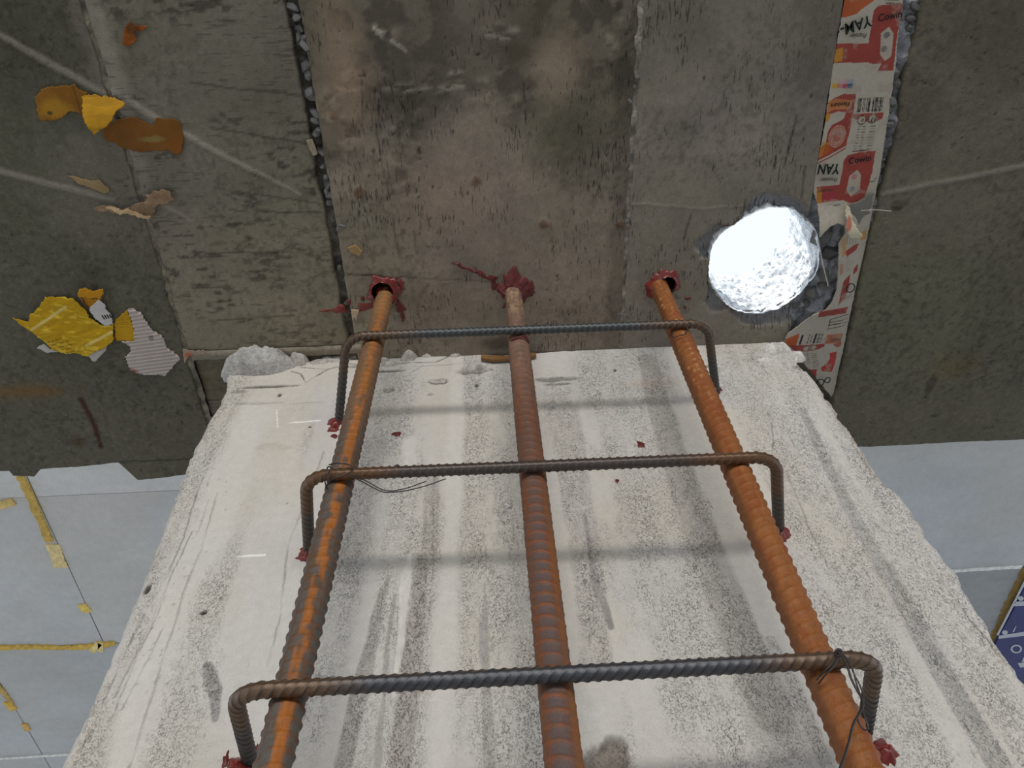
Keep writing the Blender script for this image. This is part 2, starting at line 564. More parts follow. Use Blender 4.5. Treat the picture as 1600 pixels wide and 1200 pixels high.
def ex_C(X, Y, c, r, h):
    # damp olive stain over the near half with ragged lower limit
    ylim = cz([(800, 250)])[0][1]
    n = fbm(X * 9 + 2, Y * 7, 51, 5)
    k = sstep(0.03, -0.09, (Y - ylim) * 0.9 + (n - 0.5) * 0.42)
    c = mix(c, col(84, 78, 67), k * 0.85)
    mo = sstep(0.47, 0.60, fbm(X * 38 + 2, Y * 44, 151, 6))
    c = c * (1 - 0.38 * mo * (0.25 + 0.75 * k))[..., None]
    mo = sstep(0.52, 0.62, fbm(X * 55 + 8, Y * 60, 153, 5)) * k * sstep(0.42, 0.58, fbm(X * 11, Y * 11, 154, 3))
    c = mix(c, col(128, 118, 104), mo * 0.45); h = h + 0.0012 * mo
    c = mix(c, col(62, 58, 50), blob(X, Y, 640, 130, 0.09, 0.08, 3, 0.9) * 0.75)
    c = mix(c, col(68, 64, 52), blob(X, Y, 900, 210, 0.07, 0.09, 5, 0.9) * 0.8)
    c = mix(c, col(66, 60, 48), blob(X, Y, 820, 60, 0.06, 0.05, 8, 0.9) * 0.6)
    c = mix(c, col(96, 88, 78), blob(X, Y, 745, 35, 0.05, 0.05, 10, 0.9) * 0.5)
    c = mix(c, col(126, 113, 98), blob(X, Y, 870, 100, 0.035, 0.05, 15, 0.8) * 0.6)
    c = mix(c, col(122, 104, 88), blob(X, Y, 530, 110, 0.04, 0.10, 11, 0.9) * 0.7)
    c = mix(c, col(126, 108, 96), blob(X, Y, 700, 310, 0.07, 0.06, 13, 0.9) * 0.5)
    c = mix(c, col(80, 76, 64), blob(X, Y, 485, 50, 0.03, 0.12, 16, 0.9) * 0.55)
    # dark band beside the right joint
    d = np.abs(X - seam_x(SEAM3, Y, 3) + 0.012)
    c = mix(c, c * 0.62, (1 - sstep(0.006, 0.022, d + 0.016 * (fbm(X * 40, Y * 25, 19, 3) - 0.5))) * 0.8)
    c = mix(c, col(66, 58, 50), blob(X, Y, 780, 535, 0.035, 0.012, 17) * 0.8)
    c = mix(c, col(84, 76, 66), blob(X, Y, 640, 470, 0.06, 0.03, 18, 0.9) * 0.5)
    # scale ridges and chalky scrapes
    for i, (px, py, rx, ry, g) in enumerate([(630, 138, 0.030, 0.007, 0.75), (700, 140, 0.026, 0.007, 0.7), (785, 52, 0.026, 0.012, 0.8), (712, 120, 0.013, 0.007, 0.9), (596, 50, 0.012, 0.010, 1.1)]):
        k = blob(X, Y, px, py, rx, ry, 20 + i, 0.5, warp=0.8)
        k = k * sstep(0.40, 0.58, fbm(X * 60 + Y * 20, Y * 190, 25 + i, 4))
        c = mix(c, PALE * g * 0.85, k * 0.6); h = h + k * 0.0025
    k = pale_line(X, Y, [(586, 42), (610, 62), (634, 82)], [4, 4, 2], 0.006, 12)
    k = k * sstep(0.38, 0.55, fbm(X * 120, Y * 120, 29, 3))
    c = mix(c, PALE * 1.1, k * 0.8); h = h + k * 0.002
    for a, b2, w, st in [((578, 150), (626, 410), 0.0007, .45), ((585, 150), (640, 430), 0.0006, .35), ((618, 170), (640, 300), 0.0010, .35), ((634, 280), (652, 400), 0.0007, .4), ((818, 130), (822, 188), 0.0011, .5), ((832, 150), (834, 182), 0.0009, .5), ((565, 120), (568, 210), 0.0008, .35), ((545, 240), (550, 350), 0.0008, .35), ((660, 320), (652, 400), 0.0008, .4), ((672, 340), (660, 420), 0.0008, .4), ((858, 330), (866, 400), 0.0008, .35), ((900, 300), (880, 380), 0.0007, .3), ((750, 440), (760, 520), 0.0008, .35), ((845, 250), (860, 330), 0.0006, .3)]:
        d = polydist(X + 0.002 * (fbm(X * 60, Y * 40, 19, 3) - 0.5), Y, cz([a, b2]))
        c = c * (1 - st * (1 - sstep(w * 0.6, w * 1.8, d)) * sstep(0.32, 0.5, fbm(X * 50, Y * 50, 18, 3)))[..., None]
    # crack near the left bar
    d = polydist(X, Y + 0.003 * (fbm(X * 60, Y * 60, 6, 3) - 0.5), cz([(545, 429), (592, 431), (612, 436), (626, 434), (680, 436), (770, 440)]))
    k = (1 - sstep(0.0005, 0.0022, d)) * (1 - 0.6 * sstep(-0.15, -0.12, X))
    c = c * (1 - 0.7 * k)[..., None]; h = h - k * 0.001
    # vertical rust runs
    for i, (px, py) in enumerate([(560, 300), (850, 350), (745, 282), (558, 390), (520, 180), (970, 350)]):
        k = blob(X, Y, px, py, 0.007, 0.008, 30 + i, 0.5, warp=0.9)
        c = mix(c, S(90, 62, 44) * 1.2, k * 0.7); h = h + k * 0.002
    p = pock(X, Y, 35, 70, 0.82)
    c = c * (1 - 0.55 * p)[..., None]; h = h - p * 0.0012
    return c, r, h

def ex_D(X, Y, c, r, h):
    c = mix(c, c * 0.62, blob(X, Y, 1290, 60, 0.05, 0.16, 3, 0.9) * 0.85)
    c = mix(c, c * 0.66, blob(X, Y, 1060, 40, 0.09, 0.07, 5, 0.9) * 0.6)
    c = mix(c, c * 0.70, blob(X, Y, 1060, 200, 0.04, 0.03, 7, 0.9) * 0.6)
    c = mix(c, c * 1.15, blob(X, Y, 1180, 200, 0.09, 0.11, 9, 0.9) * 0.6)
    d = polydist(X, Y + 0.003 * (fbm(X * 40, Y * 40, 6, 3) - 0.5), cz([(983, 318), (1040, 321), (1100, 326), (1160, 322)]))
    k = 1 - sstep(0.0005, 0.0018, d)
    c = mix(c, PALE * 0.8, k * 0.6); h = h + k * 0.0008
    for (a, b2) in [((1245, 180), (1225, 260)), ((1258, 260), (1252, 310)), ((1080, 335), (1068, 375))]:
        d = polydist(X + 0.003 * (fbm(X * 50, Y * 50, 9, 2) - 0.5), Y, cz([a, b2]))
        c = c * (1 - 0.5 * (1 - sstep(0.0006, 0.0024, d)))[..., None]
    # broken rim of the cored hole
    a = np.arctan2(Y - HC[1], X - HC[0])
    rr = np.hypot(X - HC[0], Y - HC[1]) - hole_r(a)
    w = 0.003 + 0.020 * sstep(0.35, 0.8, vnoise(a * 2.2 + 20, a * 0, 7)) + 0.024 * sstep(0.3, 1.0, np.cos(a - 0.9))
    k = 1 - sstep(w * 0.5, w * 1.2, rr + 0.022 * (fbm(X * 60, Y * 60, 71, 4) - 0.5))
    facet = fbm(X * 55, Y * 55, 73, 4)
    c = mix(c, col(112, 114, 120) * (0.45 + 1.1 * facet)[..., None], k * 0.75)
    h = h - k * (0.004 + 0.011 * facet)
    r = r + k * 0.5
    p = pock(X, Y, 37, 75, 0.81)
    c = c * (1 - 0.5 * p)[..., None]; h = h - p * 0.0012
    return c, r, h

def ex_E(X, Y, c, r, h):
    k = pale_line(X, Y, [(1375, 304), (1440, 290), (1500, 280), (1560, 266), (1700, 236)], [4, 5, 4, 5, 5], seed=9)
    c = mix(c, PALE * 0.72, k * 0.7); h = h + k * 0.001
    c = mix(c, c * 0.70, blob(X, Y, 1420, 200, 0.05, 0.08, 2, 0.9) * 0.6)
    c = mix(c, c * 0.62, blob(X, Y, 1570, 40, 0.10, 0.09, 4, 0.9) * 0.7)
    c = mix(c, c * 1.18, blob(X, Y, 1450, 560, 0.10, 0.08, 6, 0.9) * 0.6)
    c = mix(c, S(92, 72, 40) * 1.5, blob(X, Y, 1490, 575, 0.05, 0.03, 8, 0.9) * 0.35)
    for i, (px, py, rx, ry) in enumerate([(1460, 650, 0.007, 0.004), (1415, 470, 0.006, 0.005), (1455, 600, 0.008, 0.025), (1400, 328, 0.010, 0.006)]):
        c = mix(c, c * 0.45, blob(X, Y, px, py, rx, ry, 40 + i, 0.5) * 0.8)
    k = blob(X, Y, 1402, 322, 0.010, 0.008, 49, 0.4)
    h = h - k * 0.004
    p = pock(X, Y, 39, 70, 0.84)
    c = c * (1 - 0.5 * p)[..., None]; h = h - p * 0.0012
    return c, r, h

X_LEFT, X_RIGHT = -1.45, 1.45
G = 0.004
level_sheet('panel', -1.1, SEAM1[0][0], YN, 0.9, 0.0028, M_SOF_E, col(73, 70, 60), 11, left=None,
            right=lambda y: seam_x(SEAM1, y, 1) - 0.0015, far=far_edge, extra=ex_A)
YB = cz([(420, 545)])[0][1]
level_sheet('panel', SEAM1[0][0], SEAM2[0][0], YN, YB, 0.0026, M_SOF_X, col(93, 88, 78), 12,
            left=lambda y: seam_x(SEAM1, y, 1) + 0.0015, right=lambda y: seam_x(SEAM2, y, 2, 0.003) - 0.0052 - 0.003 * (1 - sstep(0.35, 0.45, y)), near=True, extra=ex_B)
level_sheet('panel', SEAM2[0][0], SEAM3[0][0], YN, 0.675, 0.0026, M_SOF_Y, col(112, 103, 92), 13,
            left=lambda y: seam_x(SEAM2, y, 22, 0.0015) + 0.0042, right=lambda y: seam_x(SEAM3, y, 3) - 0.0006, near=True, holes=[POCKETS[0]], extra=ex_C)
level_sheet('panel', SEAM3[0][0], CARD_L[0][0], YN, 0.675, 0.0022, M_SOF_Y, col(104, 97, 90), 14,
            left=lambda y: seam_x(SEAM3, y, 3) + 0.0006, right=lambda y: seam_x(CARD_L, y, 4, 0.001), near=True, holes=['core', POCKETS[1]], extra=ex_D)
_cr = cz([(1450, -60), (1441, 0), (1429, 60), (1416, 110), (1408, 150), (1402, 200), (1393, 250), (1380, 290), (1368, 340), (1352, 400), (1336, 470), (1322, 545), (1303, 620), (1284, 690)])
def card_right(y):
    return np.interp(y, _cr[:, 1], _cr[:, 0], left=None) + 0.004 * (fbm(y * 70, y * 0, 77, 3) - 0.5) + np.where(y < _cr[0][1], (_cr[0][0] - _cr[1][0]) / (_cr[0][1] - _cr[1][1]) * (y - _cr[0][1]), 0)
level_sheet('panel', CARD_R[0][0], 1.1, YN, 0.9, 0.0028, M_SOF_E, col(84, 80, 68), 15, left=card_right, right=None, far=far_edge, extra=ex_E)

# strip beyond the board end, left of the column, with the imprint of rough boards
level_sheet('board_imprint', SEAM1[1][0], -0.20, YB + 0.002, 0.9, 0.003, M_WOODY, col(86, 78, 66), 16,
            left=lambda y: seam_x(SEAM1, y, 1) + 0.002, far=far_edge, z=H + 0.007,
            extra=lambda X, Y, c, r, h: (c * (1 + 0.35 * (fbm(X * 10, Y * 230, 5, 3) - 0.5))[..., None], r, h + 0.0015 * (fbm(X * 12, Y * 200, 5, 3) - 0.5)))
# ledge of laitance where that board ended
lx = np.linspace(SEAM1[1][0] + 0.004, -0.20, 90)
lv, lf = [], []
for i, x in enumerate(lx):
    wob = 0.003 * (fbm(np.array([x * 60]), np.array([1.0]), 4, 3)[0] - 0.5)
    y0, y1 = YB - 0.001 + wob * 0.3, YB + 0.016 + wob
    lv += [(x, y0, H + 0.01), (x, y0, H - 0.0005 + wob * .3), (x, (y0 + y1) / 2, H - 0.0012 + wob * .5), (x, y1, H + 0.001), (x, y1 + 0.002, H + 0.01)]
for i in range(len(lx) - 1):
    for k in range(4):
        a = i * 5 + k
        lf.append((a, a + 1, a + 6, a + 5))
cc = soffit_color(np.array(lv)[:, 0], np.array(lv)[:, 1] * 8, col(112, 104, 92), 21)
tag(mesh_obj('ledge', lv, np.array(lf)[:, ::-1], M_SOF_E, ceiling, cc, np.ones(len(lv)) * 0.6), 'thin pale ledge along the end of the board')

# the body of the slab: ring of concrete round the cored hole
def slab_core():
    n = 128
    a = np.linspace(0, 2 * np.pi, n, endpoint=False)
    rr = hole_r(a) * 1.10 + 0.004
    inner = np.stack([HC[0] + rr * np.cos(a), HC[1] + rr * np.sin(a)], 1)
    x0, x1, y0, y1 = -2.6, 2.6, -7.0, 0.845
    out = []
    for t in a:
        dx, dy = math.cos(t), math.sin(t)
        s = min(((x1 if dx > 0 else x0) - HC[0]) / dx if abs(dx) > 1e-9 else 1e9, ((y1 if dy > 0 else y0) - HC[1]) / dy if abs(dy) > 1e-9 else 1e9)
        out.append((HC[0] + s * dx, HC[1] + s * dy))
    # snap nearest to the corners
    out = np.array(out)
    for cx in (x0, x1):
        for cyy in (y0, y1):
            out[np.argmin(np.hypot(out[:, 0] - cx, out[:, 1] - cyy))] = (cx, cyy)
    zb, zt = H + 0.045, H + 0.150
    v = [(*p, zb) for p in inner] + [(*p, zb) for p in out] + [(*p, zt) for p in inner] + [(*p, zt) for p in out]
    f = []
    for i in range(n):
        j = (i + 1) % n
        f += [(i, n + i, n + j, j), (2 * n + i, 2 * n + j, 3 * n + j, 3 * n + i), (n + i, 3 * n + i, 3 * n + j, n + j), (i, j, 2 * n + j, 2 * n + i)]
    c = np.tile(col(110, 104, 94), (len(v), 1))
    return mesh_obj('slab', v, f, M_SOF_E, ceiling, c, np.zeros(len(v)), smooth=False)
slab_core()
# plain soffit beyond the detailed strips, out of the picture
for (xa, xb, ya, yb) in [(-2.6, -1.098, -7.0, 0.86), (1.098, 2.6, -7.0, 0.86), (-1.1, 1.1, -7.0, YN + 0.003)]:
    box_mesh('panel', xa, xb, ya, yb, H, H + 0.05, M_SOF_E, ceiling, col(90, 86, 76))

# rough wall of the cored hole
def hole_wall():
    na, nz = 260, 46
    A, T = np.meshgrid(np.linspace(0, 2 * np.pi, na), np.linspace(0, 1, nz), indexing='ij')
    Ac = np.where(A >= 2 * np.pi - 1e-6, 0, A)
    r0 = hole_r(Ac - np.where(Ac > np.pi, 2 * np.pi, 0))
    bl = sstep(0.0, 0.35, A) * (1 - sstep(2 * np.pi - 0.35, 2 * np.pi, A))
    d = 0.012 * (fbm(A * 9, T * 16, 81, 4) - 0.35) * bl * sstep(0, 0.08, T)
    r = r0 * (1 + 0.06 * T) + d
    X, Y, Z = HC[0] + r * np.cos(Ac), HC[1] + r * np.sin(Ac), H - 0.001 + T * 0.152
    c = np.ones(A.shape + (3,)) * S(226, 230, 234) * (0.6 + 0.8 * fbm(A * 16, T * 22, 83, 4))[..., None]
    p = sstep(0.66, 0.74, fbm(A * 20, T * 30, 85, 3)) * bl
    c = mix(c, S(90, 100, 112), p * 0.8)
    fc = grid_faces(na, nz)
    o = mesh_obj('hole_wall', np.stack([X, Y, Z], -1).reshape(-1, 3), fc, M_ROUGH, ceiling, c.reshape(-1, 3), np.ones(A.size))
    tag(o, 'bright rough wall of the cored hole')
hole_wall()

# anchor pockets
def pocket(c, r):
    n = 24
    a = np.linspace(0, 2 * np.pi, n, endpoint=False)
    v, f = [], []
    for k, (rr, z) in enumerate([(r * 1.02, H - 0.001), (r * 0.98, H + 0.02), (r * 0.9, H + 0.042), (0.001, H + 0.043)]):
        v += [(c[0] + rr * math.cos(t), c[1] + rr * math.sin(t), z) for t in a]
    for k in range(3):
        for i in range(n):
            j = (i + 1) % n
            f.append((k * n + i, k * n + j, (k + 1) * n + j, (k + 1) * n + i))
    mesh_obj('anchor_pocket', v, f, plain('pocket_resin', S(70, 26, 24), 0.5), ceiling)
for c_, r_ in POCKETS:
    pocket(c_, r_)

# crushed mortar behind the cardboard and in the joints
def joint_bed(name, xa, xb, y0, y1, depth, colr, seed, step=0.002, amp=0.008, cut=False):
    ny = int((y1 - y0) / step)
    ys = np.linspace(y0, y1, ny)
    nx = max(5, int(np.max(xb(ys) - xa(ys)) / step) + 2)
    U, Y = np.meshgrid(np.linspace(0, 1, nx), ys, indexing='ij')
    X = xa(Y) + U * (xb(Y) - xa(Y))
    n = fbm(X * 60, Y * 60, seed, 4)
    Z = H + depth - amp * (n - 0.5) * 2
    c = np.ones(X.shape + (3,)) * colr * (0.35 + 1.3 * fbm(X * 80, Y * 80, seed + 2, 4))[..., None]
    keep = None
    if cut:
        Xc, Yc = (X[1:, 1:] + X[:-1, :-1]) / 2, (Y[1:, 1:] + Y[:-1, :-1]) / 2
        keep = np.hypot(Xc - HC[0], Yc - HC[1]) > hole_r(np.arctan2(Yc - HC[1], Xc - HC[0]))
    v, f, cc = compact(np.stack([X, Y, Z], -1).reshape(-1, 3), grid_faces(nx, ny, keep, flip=True), c.reshape(-1, 3))
    mesh_obj(name, v, f, M_ROUGH, ceiling, cc, np.ones(len(v)))
joint_bed('joint_mortar', lambda y: seam_x(CARD_L, y, 4, 0.001) - 0.004, lambda y: card_right(y) + 0.006, -0.3, 0.672, 0.012, col(122, 124, 130), 91, cut=True, amp=0.010)
joint_bed('joint_mortar', lambda y: seam_x(SEAM2, y, 2, 0.003) - 0.012, lambda y: seam_x(SEAM2, y, 22, 0.0015) + 0.010, -0.3, 0.66, 0.013, col(84, 82, 76), 93, 0.0015, 0.009)
joint_bed('joint_mortar', lambda y: seam_x(SEAM1, y, 1) - 0.006, lambda y: seam_x(SEAM1, y, 1) + 0.006, -0.3, 0.9, 0.002, col(96, 92, 80), 95, 0.002, 0.003)
joint_bed('joint_mortar', lambda y: seam_x(SEAM3, y, 3) - 0.0045, lambda y: seam_x(SEAM3, y, 3) + 0.0045, -0.3, 0.66, 0.0005, col(112, 106, 98), 97, 0.002, 0.0035)

# lumps that stick in the joints, each a piece of its own
def chunk_mesh(seed):
    rnd = random.Random(seed)
    t = (1 + 5 ** 0.5) / 2
    pts = [(-1, t, 0), (1, t, 0), (-1, -t, 0), (1, -t, 0), (0, -1, t), (0, 1, t), (0, -1, -t), (0, 1, -t), (t, 0, -1), (t, 0, 1), (-t, 0, -1), (-t, 0, 1)]
    fs = [(0, 11, 5), (0, 5, 1), (0, 1, 7), (0, 7, 10), (0, 10, 11), (1, 5, 9), (5, 11, 4), (11, 10, 2), (10, 7, 6), (7, 1, 8), (3, 9, 4), (3, 4, 2), (3, 2, 6), (3, 6, 8), (3, 8, 9), (4, 9, 5), (2, 4, 11), (6, 2, 10), (8, 6, 7), (9, 8, 1)]
    v = [tuple(0.52 * c * rnd.uniform(0.45, 1.35) for c in p) for p in pts]
    me = bpy.data.meshes.new('mortar_chunk')
    me.from_pydata(v, [], fs)
    a = me.attributes.new('Col', 'FLOAT_COLOR', 'POINT')
    g = rnd.uniform(0.6, 1.2)
    cc = np.ones((12, 4)); cc[:, :3] = col(118, 118, 116) * g
    a.data.foreach_set('color', cc.ravel())
    b = me.attributes.new('Rgh', 'FLOAT', 'POINT')
    b.data.foreach_set('value', np.ones(12))
    me.materials.append(M_ROUGH)
    return me
CHUNKS = [chunk_mesh(s) for s in range(7)]
def chunk(x, y, z, sx, sy, sz, parent=ceiling, rot=None, name='mortar_chunk'):
    o = bpy.data.objects.new(name, random.choice(CHUNKS))
    o.location = np.array([x, y, z]) - parent_loc(parent)
    o.scale = (sx, sy, sz)
    o.rotation_euler = rot or (random.uniform(-.5, .5), random.uniform(-.5, .5), random.uniform(0, 3.1))
    return link(o, parent)
for px, py, s in [(457, 12, 6), (461, 28, 7), (466, 46, 6), (468, 56, 6), (477, 72, 8), (473, 60, 5), (480, 104, 9), (482, 118, 7), (484, 146, 8), (486, 152, 7), (492, 178, 6), (493, 190, 6), (496, 210, 6), (498, 204, 5),
                  (503, 240, 6), (506, 262, 6), (509, 278, 6), (512, 290, 6), (515, 306, 6), (510, 300, 5), (517, 318, 6), (535, 354, 7), (528, 362, 5), (530, 420, 5), (538, 440, 4), (541, 475, 4)]:
    p = on_z(px, py)
    chunk(p[0] + random.uniform(-.0015, .0015), p[1], H + 0.004, s / 1000 * random.uniform(.8, 1.15), s / 1000 * random.uniform(.9, 1.7), s / 1000 * .9)
for px, py, s in [(1432, 10, 7), (1428, 30, 6), (1424, 45, 7), (1402, 120, 9), (1404, 132, 7), (1398, 112, 6), (1397, 160, 8), (1396, 172, 6), (1391, 196, 8), (1388, 212, 6), (1382, 238, 7), (1376, 252, 6), (1377, 264, 7), (1374, 275, 8), (1366, 296, 6)]:
    p = on_z(px, py)
    chunk(p[0] + random.uniform(-.002, .002), p[1], H + 0.008, s / 1000 * random.uniform(.7, 1.1), s / 1000 * random.uniform(.9, 1.5), s / 1000)
for px, py, s in [(986, 158, 6), (996, 120, 5), (980, 345, 5), (962, 350, 4), (964, 465, 5), (966, 490, 5), (992, 136, 4), (985, 240, 5)]:
    p = on_z(px, py)
    chunk(p[0], p[1], H + 0.001, s / 1000 * 1.1, s / 1000 * 0.7, s / 1000 * 0.5)
# broken lumps in the torn gap beside the hole
for px, py, s in [(1290, 375, 22), (1302, 400, 20), (1290, 430, 20), (1270, 462, 17), (1250, 482, 15), (1225, 500, 14), (1298, 360, 14), (1285, 405, 16), (1200, 505, 12), (1160, 500, 9), (1235, 512, 18), (1215, 522, 12), (1105, 470, 9), (1290, 452, 14), (1262, 480, 12), (1212, 512, 9)]:
    p = on_z(px, py)
    chunk(p[0], p[1], H + 0.012, s / 1000 * 0.7, s / 1000 * 0.75, s / 1000 * 0.6) if math.hypot(p[0] - HC[0], p[1] - HC[1]) > hole_r(math.atan2(p[1] - HC[1], p[0] - HC[0])) + s / 2600 else None

# ------------------------------------------------------------------ the column
column = empty('column', (0.035, FACE, 0))
tag(column, 'pale plastered concrete column rising to the dark soffit', 'column', kind='structure')
TOPZ = H - 0.002
CL = cy([(52, 1290), (100, 1185), (165, 1040), (225, 900), (262, 800), (302, 700), (334, 640), (352, 606), (355, 590), (352, 566)])
CR = cy([(1235, 545), (1262, 575), (1300, 625), (1345, 690), (1384, 745), (1440, 815), (1492, 890), (1530, 950), (1560, 1000), (1605, 1062), (1680, 1165)])
TOPE = cy([(352, 562), (420, 552), (540, 556), (600, 553), (660, 549), (720, 551), (800, 556), (900, 548), (1000, 541), (1100, 536), (1200, 533), (1232, 536)])

def streak(X, Z, pts, w, warp=0.004, seed=1, soft=0.5):
    xx = X + warp * (fbm(X * 60, Z * 14, seed, 3) - 0.5) * 2
    d, ww = polydist(xx, Z, cy(pts), [a / 1000 for a in w])
    return 1 - sstep(ww * (1 - soft), ww, d)

def column_face():
    step = 0.0016
    z0 = 1.86
    nu, nv = int(0.90 / step), int((TOPZ - z0) / step)
    U, V = np.meshgrid(np.linspace(0, 1, nu), np.linspace(0, 1, nv), indexing='ij')
    zt = np.interp(np.interp(U, [0, 1], [-0.43, 0.475]), TOPE[:, 0], TOPE[:, 1])
    zt = np.minimum(zt + 0.006 * (fbm(U * 60, U * 0, 3, 4) - 0.5), H - 0.0005)
    Z = z0 + V * (zt - z0)
    xl = np.interp(Z, CL[:, 1], CL[:, 0]) + 0.005 * (fbm(Z * 45, Z * 0 + 3, 5, 4) - 0.5)
    o = np.argsort(CR[:, 1])
    xr = np.interp(Z, CR[o, 1], CR[o, 0]) + 0.010 * (fbm(Z * 40, Z * 0 + 9, 6, 4) - 0.5)
    X = xl + U * (xr - xl)
    base = S(198, 194, 188)
    c = np.ones(X.shape + (3,)) * base
    c = c * (1 + 0.16 * (fbm(X * 7, Z * 3.5, 201, 4) - 0.5) + 0.10 * (fbm(X * 40, Z * 9, 203, 4) - 0.5))[..., None]
    warm = sstep(0.45, 0.65, fbm(X * 6 + 5, Z * 5, 205, 3))
    c = mix(c, c * np.array([1.0, 0.965, 0.90]), warm * 0.7)
    # sandy and trowelled bands, running with the height
    band = fbm(X * 17 + 3, Z * 1.4, 207, 3)
    r = 0.12 + 0.8 * sstep(0.40, 0.58, band + 0.25 * (fbm(X * 40, Z * 12, 213, 4) - 0.5))
    smooth_mask = np.maximum.reduce([
        streak(X, Z, [(715, 560), (712, 740), (700, 900), (690, 1210)], [14, 18, 20, 18], 0.006, 1, 0.7),
        streak(X, Z, [(640, 690), (640, 740)], [16, 16], 0.006, 2, 0.7),
        streak(X, Z, [(400, 640), (330, 800), (270, 950), (200, 1200)], [40, 40, 34, 30], 0.01, 3, 0.7)])
    r = r * (1 - 0.85 * smooth_mask)
    c = mix(c, S(210, 206, 200), smooth_mask * 0.45)
    h = 0.0012 * (fbm(X * 20, Z * 8, 209, 4) - 0.5) + 0.0006 * (fbm(X * 160, Z * 110, 211, 3) - 0.5) * r
    gray = S(150, 147, 142)
    dk = S(122, 120, 117)
    sand = S(163, 156, 148)
    spec = [  # points, half-widths mm, colour, strength, relief mm, roughness
        ([(660, 870), (652, 960), (640, 1080), (625, 1210)], [8, 11, 12, 12], sand, 0.75, -0.8, 1.0),
        ([(676, 745), (672, 860)], [10, 11], sand, 0.45, -0.4, 1.0),
        ([(610, 900), (585, 980), (560, 1080), (530, 1210)], [3, 9, 10, 10], gray, 0.6, -0.8, 1.0),
        ([(618, 930), (606, 1010), (598, 1090), (586, 1210)], [2, 3, 3, 3], dk, 0.45, -0.6, 0.6),
        ([(912, 800), (922, 860), (936, 920), (952, 980)], [2, 4, 5, 4], dk, 0.75, -0.8, 0.3),
        ([(755, 910), (757, 980), (760, 1100), (768, 1210)], [1, 4, 6, 6], gray, 0.6, -0.5, 0.6),
        ([(640, 868), (636, 910), (627, 980), (614, 1090)], [4, 7, 6, 3], S(208, 204, 198), 0.7, 0.5, 0.0),
        ([(1255, 640), (1310, 760), (1375, 880), (1440, 1000), (1530, 1140), (1570, 1210)], [6, 9, 12, 13, 13, 13], S(158, 156, 152), 0.55, -0.7, 1.0),
        ([(1010, 560), (1050, 700), (1100, 850), (1160, 1000), (1210, 1120)], [18, 22, 26, 26, 24], sand, 0.55, -0.5, 1.0),
        ([(880, 640), (900, 760), (920, 900), (930, 1040)], [26, 24, 20, 18], S(180, 174, 167), 0.45, -0.2, 1.0),
        ([(590, 690), (560, 800), (545, 900)], [18, 18, 14], S(176, 172, 166), 0.5, -0.2, 1.0),
        ([(322, 1040), (336, 1080), (338, 1122)], [6, 9, 5], dk, 0.6, -0.7, 1.0),
        ([(1390, 880), (1460, 1010), (1530, 1130)], [5, 6, 6], S(146, 145, 142), 0.4, -0.5, 1.0),
        ([(1205, 1000), (1260, 1120), (1300, 1210)], [6, 8, 8], S(178, 174, 168), 0.4, -0.3, 1.0)]
    for i, (p, w, cc, s, rel, rr) in enumerate(spec):
        k = streak(X, Z, p, w, 0.0045, 300 + i, 0.35)
        tex = 0.75 + 0.5 * fbm(X * 130, Z * 70, 330 + i, 3)
        c = mix(c, cc * tex[..., None], k * s)
        h = h + rel / 1000 * k
        r = r * (1 - k) + rr * k
    # long scratches and run lines
    lines = [([(340, 770), (316, 860), (285, 930), (262, 1010), (225, 1120), (198, 1210)], 1.6, 0.35, 0.9),
             ([(505, 705), (470, 800), (452, 850), (438, 960), (418, 1040)], 1.3, 0.4, -0.6),
             ([(318, 745), (290, 830), (258, 905)], 0.8, 0.5, -0.5), ([(300, 830), (240, 960), (180, 1090)], 0.7, 0.5, -0.5),
             ([(226, 960), (170, 1080), (120, 1190)], 0.8, 0.45, -0.5), ([(260, 930), (205, 1050), (150, 1170)], 0.7, 0.45, -0.5),
             ([(335, 715), (322, 760)], 1.2, 0.4, -0.5), ([(254, 985), (190, 1110)], 1.0, 0.45, -0.5), ([(325, 780), (306, 840)], 0.9, 0.45, -0.4),
             ([(1452, 880), (1480, 920), (1510, 962), (1560, 1020), (1604, 1066)], 1.0, 0.6, -1.0),
             ([(1330, 690), (1362, 735), (1385, 765)], 1.0, 0.5, -0.9), ([(1230, 740), (1262, 820), (1290, 880)], 0.7, 0.35, -0.5),
             ([(1050, 560), (1076, 625)], 0.7, -0.2, 0.3), ([(1205, 660), (1208, 702)], 1.3, 0.4, -0.5), ([(1232, 676), (1243, 700)], 1.2, 0.4, -0.5),
             ([(1560, 1085), (1588, 1130)], 1.0, 0.4, -0.6), ([(678, 742), (677, 860), (668, 990)], 0.6, 0.35, -0.4),
             ([(470, 574), (512, 577), (545, 568), (600, 571), (640, 566)], 1.5, 0.75, -1.6), ([(455, 580), (470, 584), (478, 598), (512, 576)], 1.5, 0.75, -1.4), ([(640, 566), (680, 566), (700, 556), (760, 553), (830, 560)], 1.8, 0.7, -1.5), ([(640, 584), (660, 572), (720, 568)], 1.0, 0.5, -0.8),
             ([(440, 632), (500, 628)], 0.5, 0.3, -0.2), ([(390, 628), (366, 632)], 0.6, 0.3, -0.2)]
    for i, (p, w, s, rel) in enumerate(lines):
        k = streak(X, Z, p, [max(w, 1.2)] * len(p), 0.003, 400 + i, 0.6) * (0.35 + 0.65 * sstep(0.35, 0.6, fbm(X * 50, Z * 30, 440 + i, 3)))
        c = c * (1 - s * k)[..., None]
        h = h + rel / 1000 * k
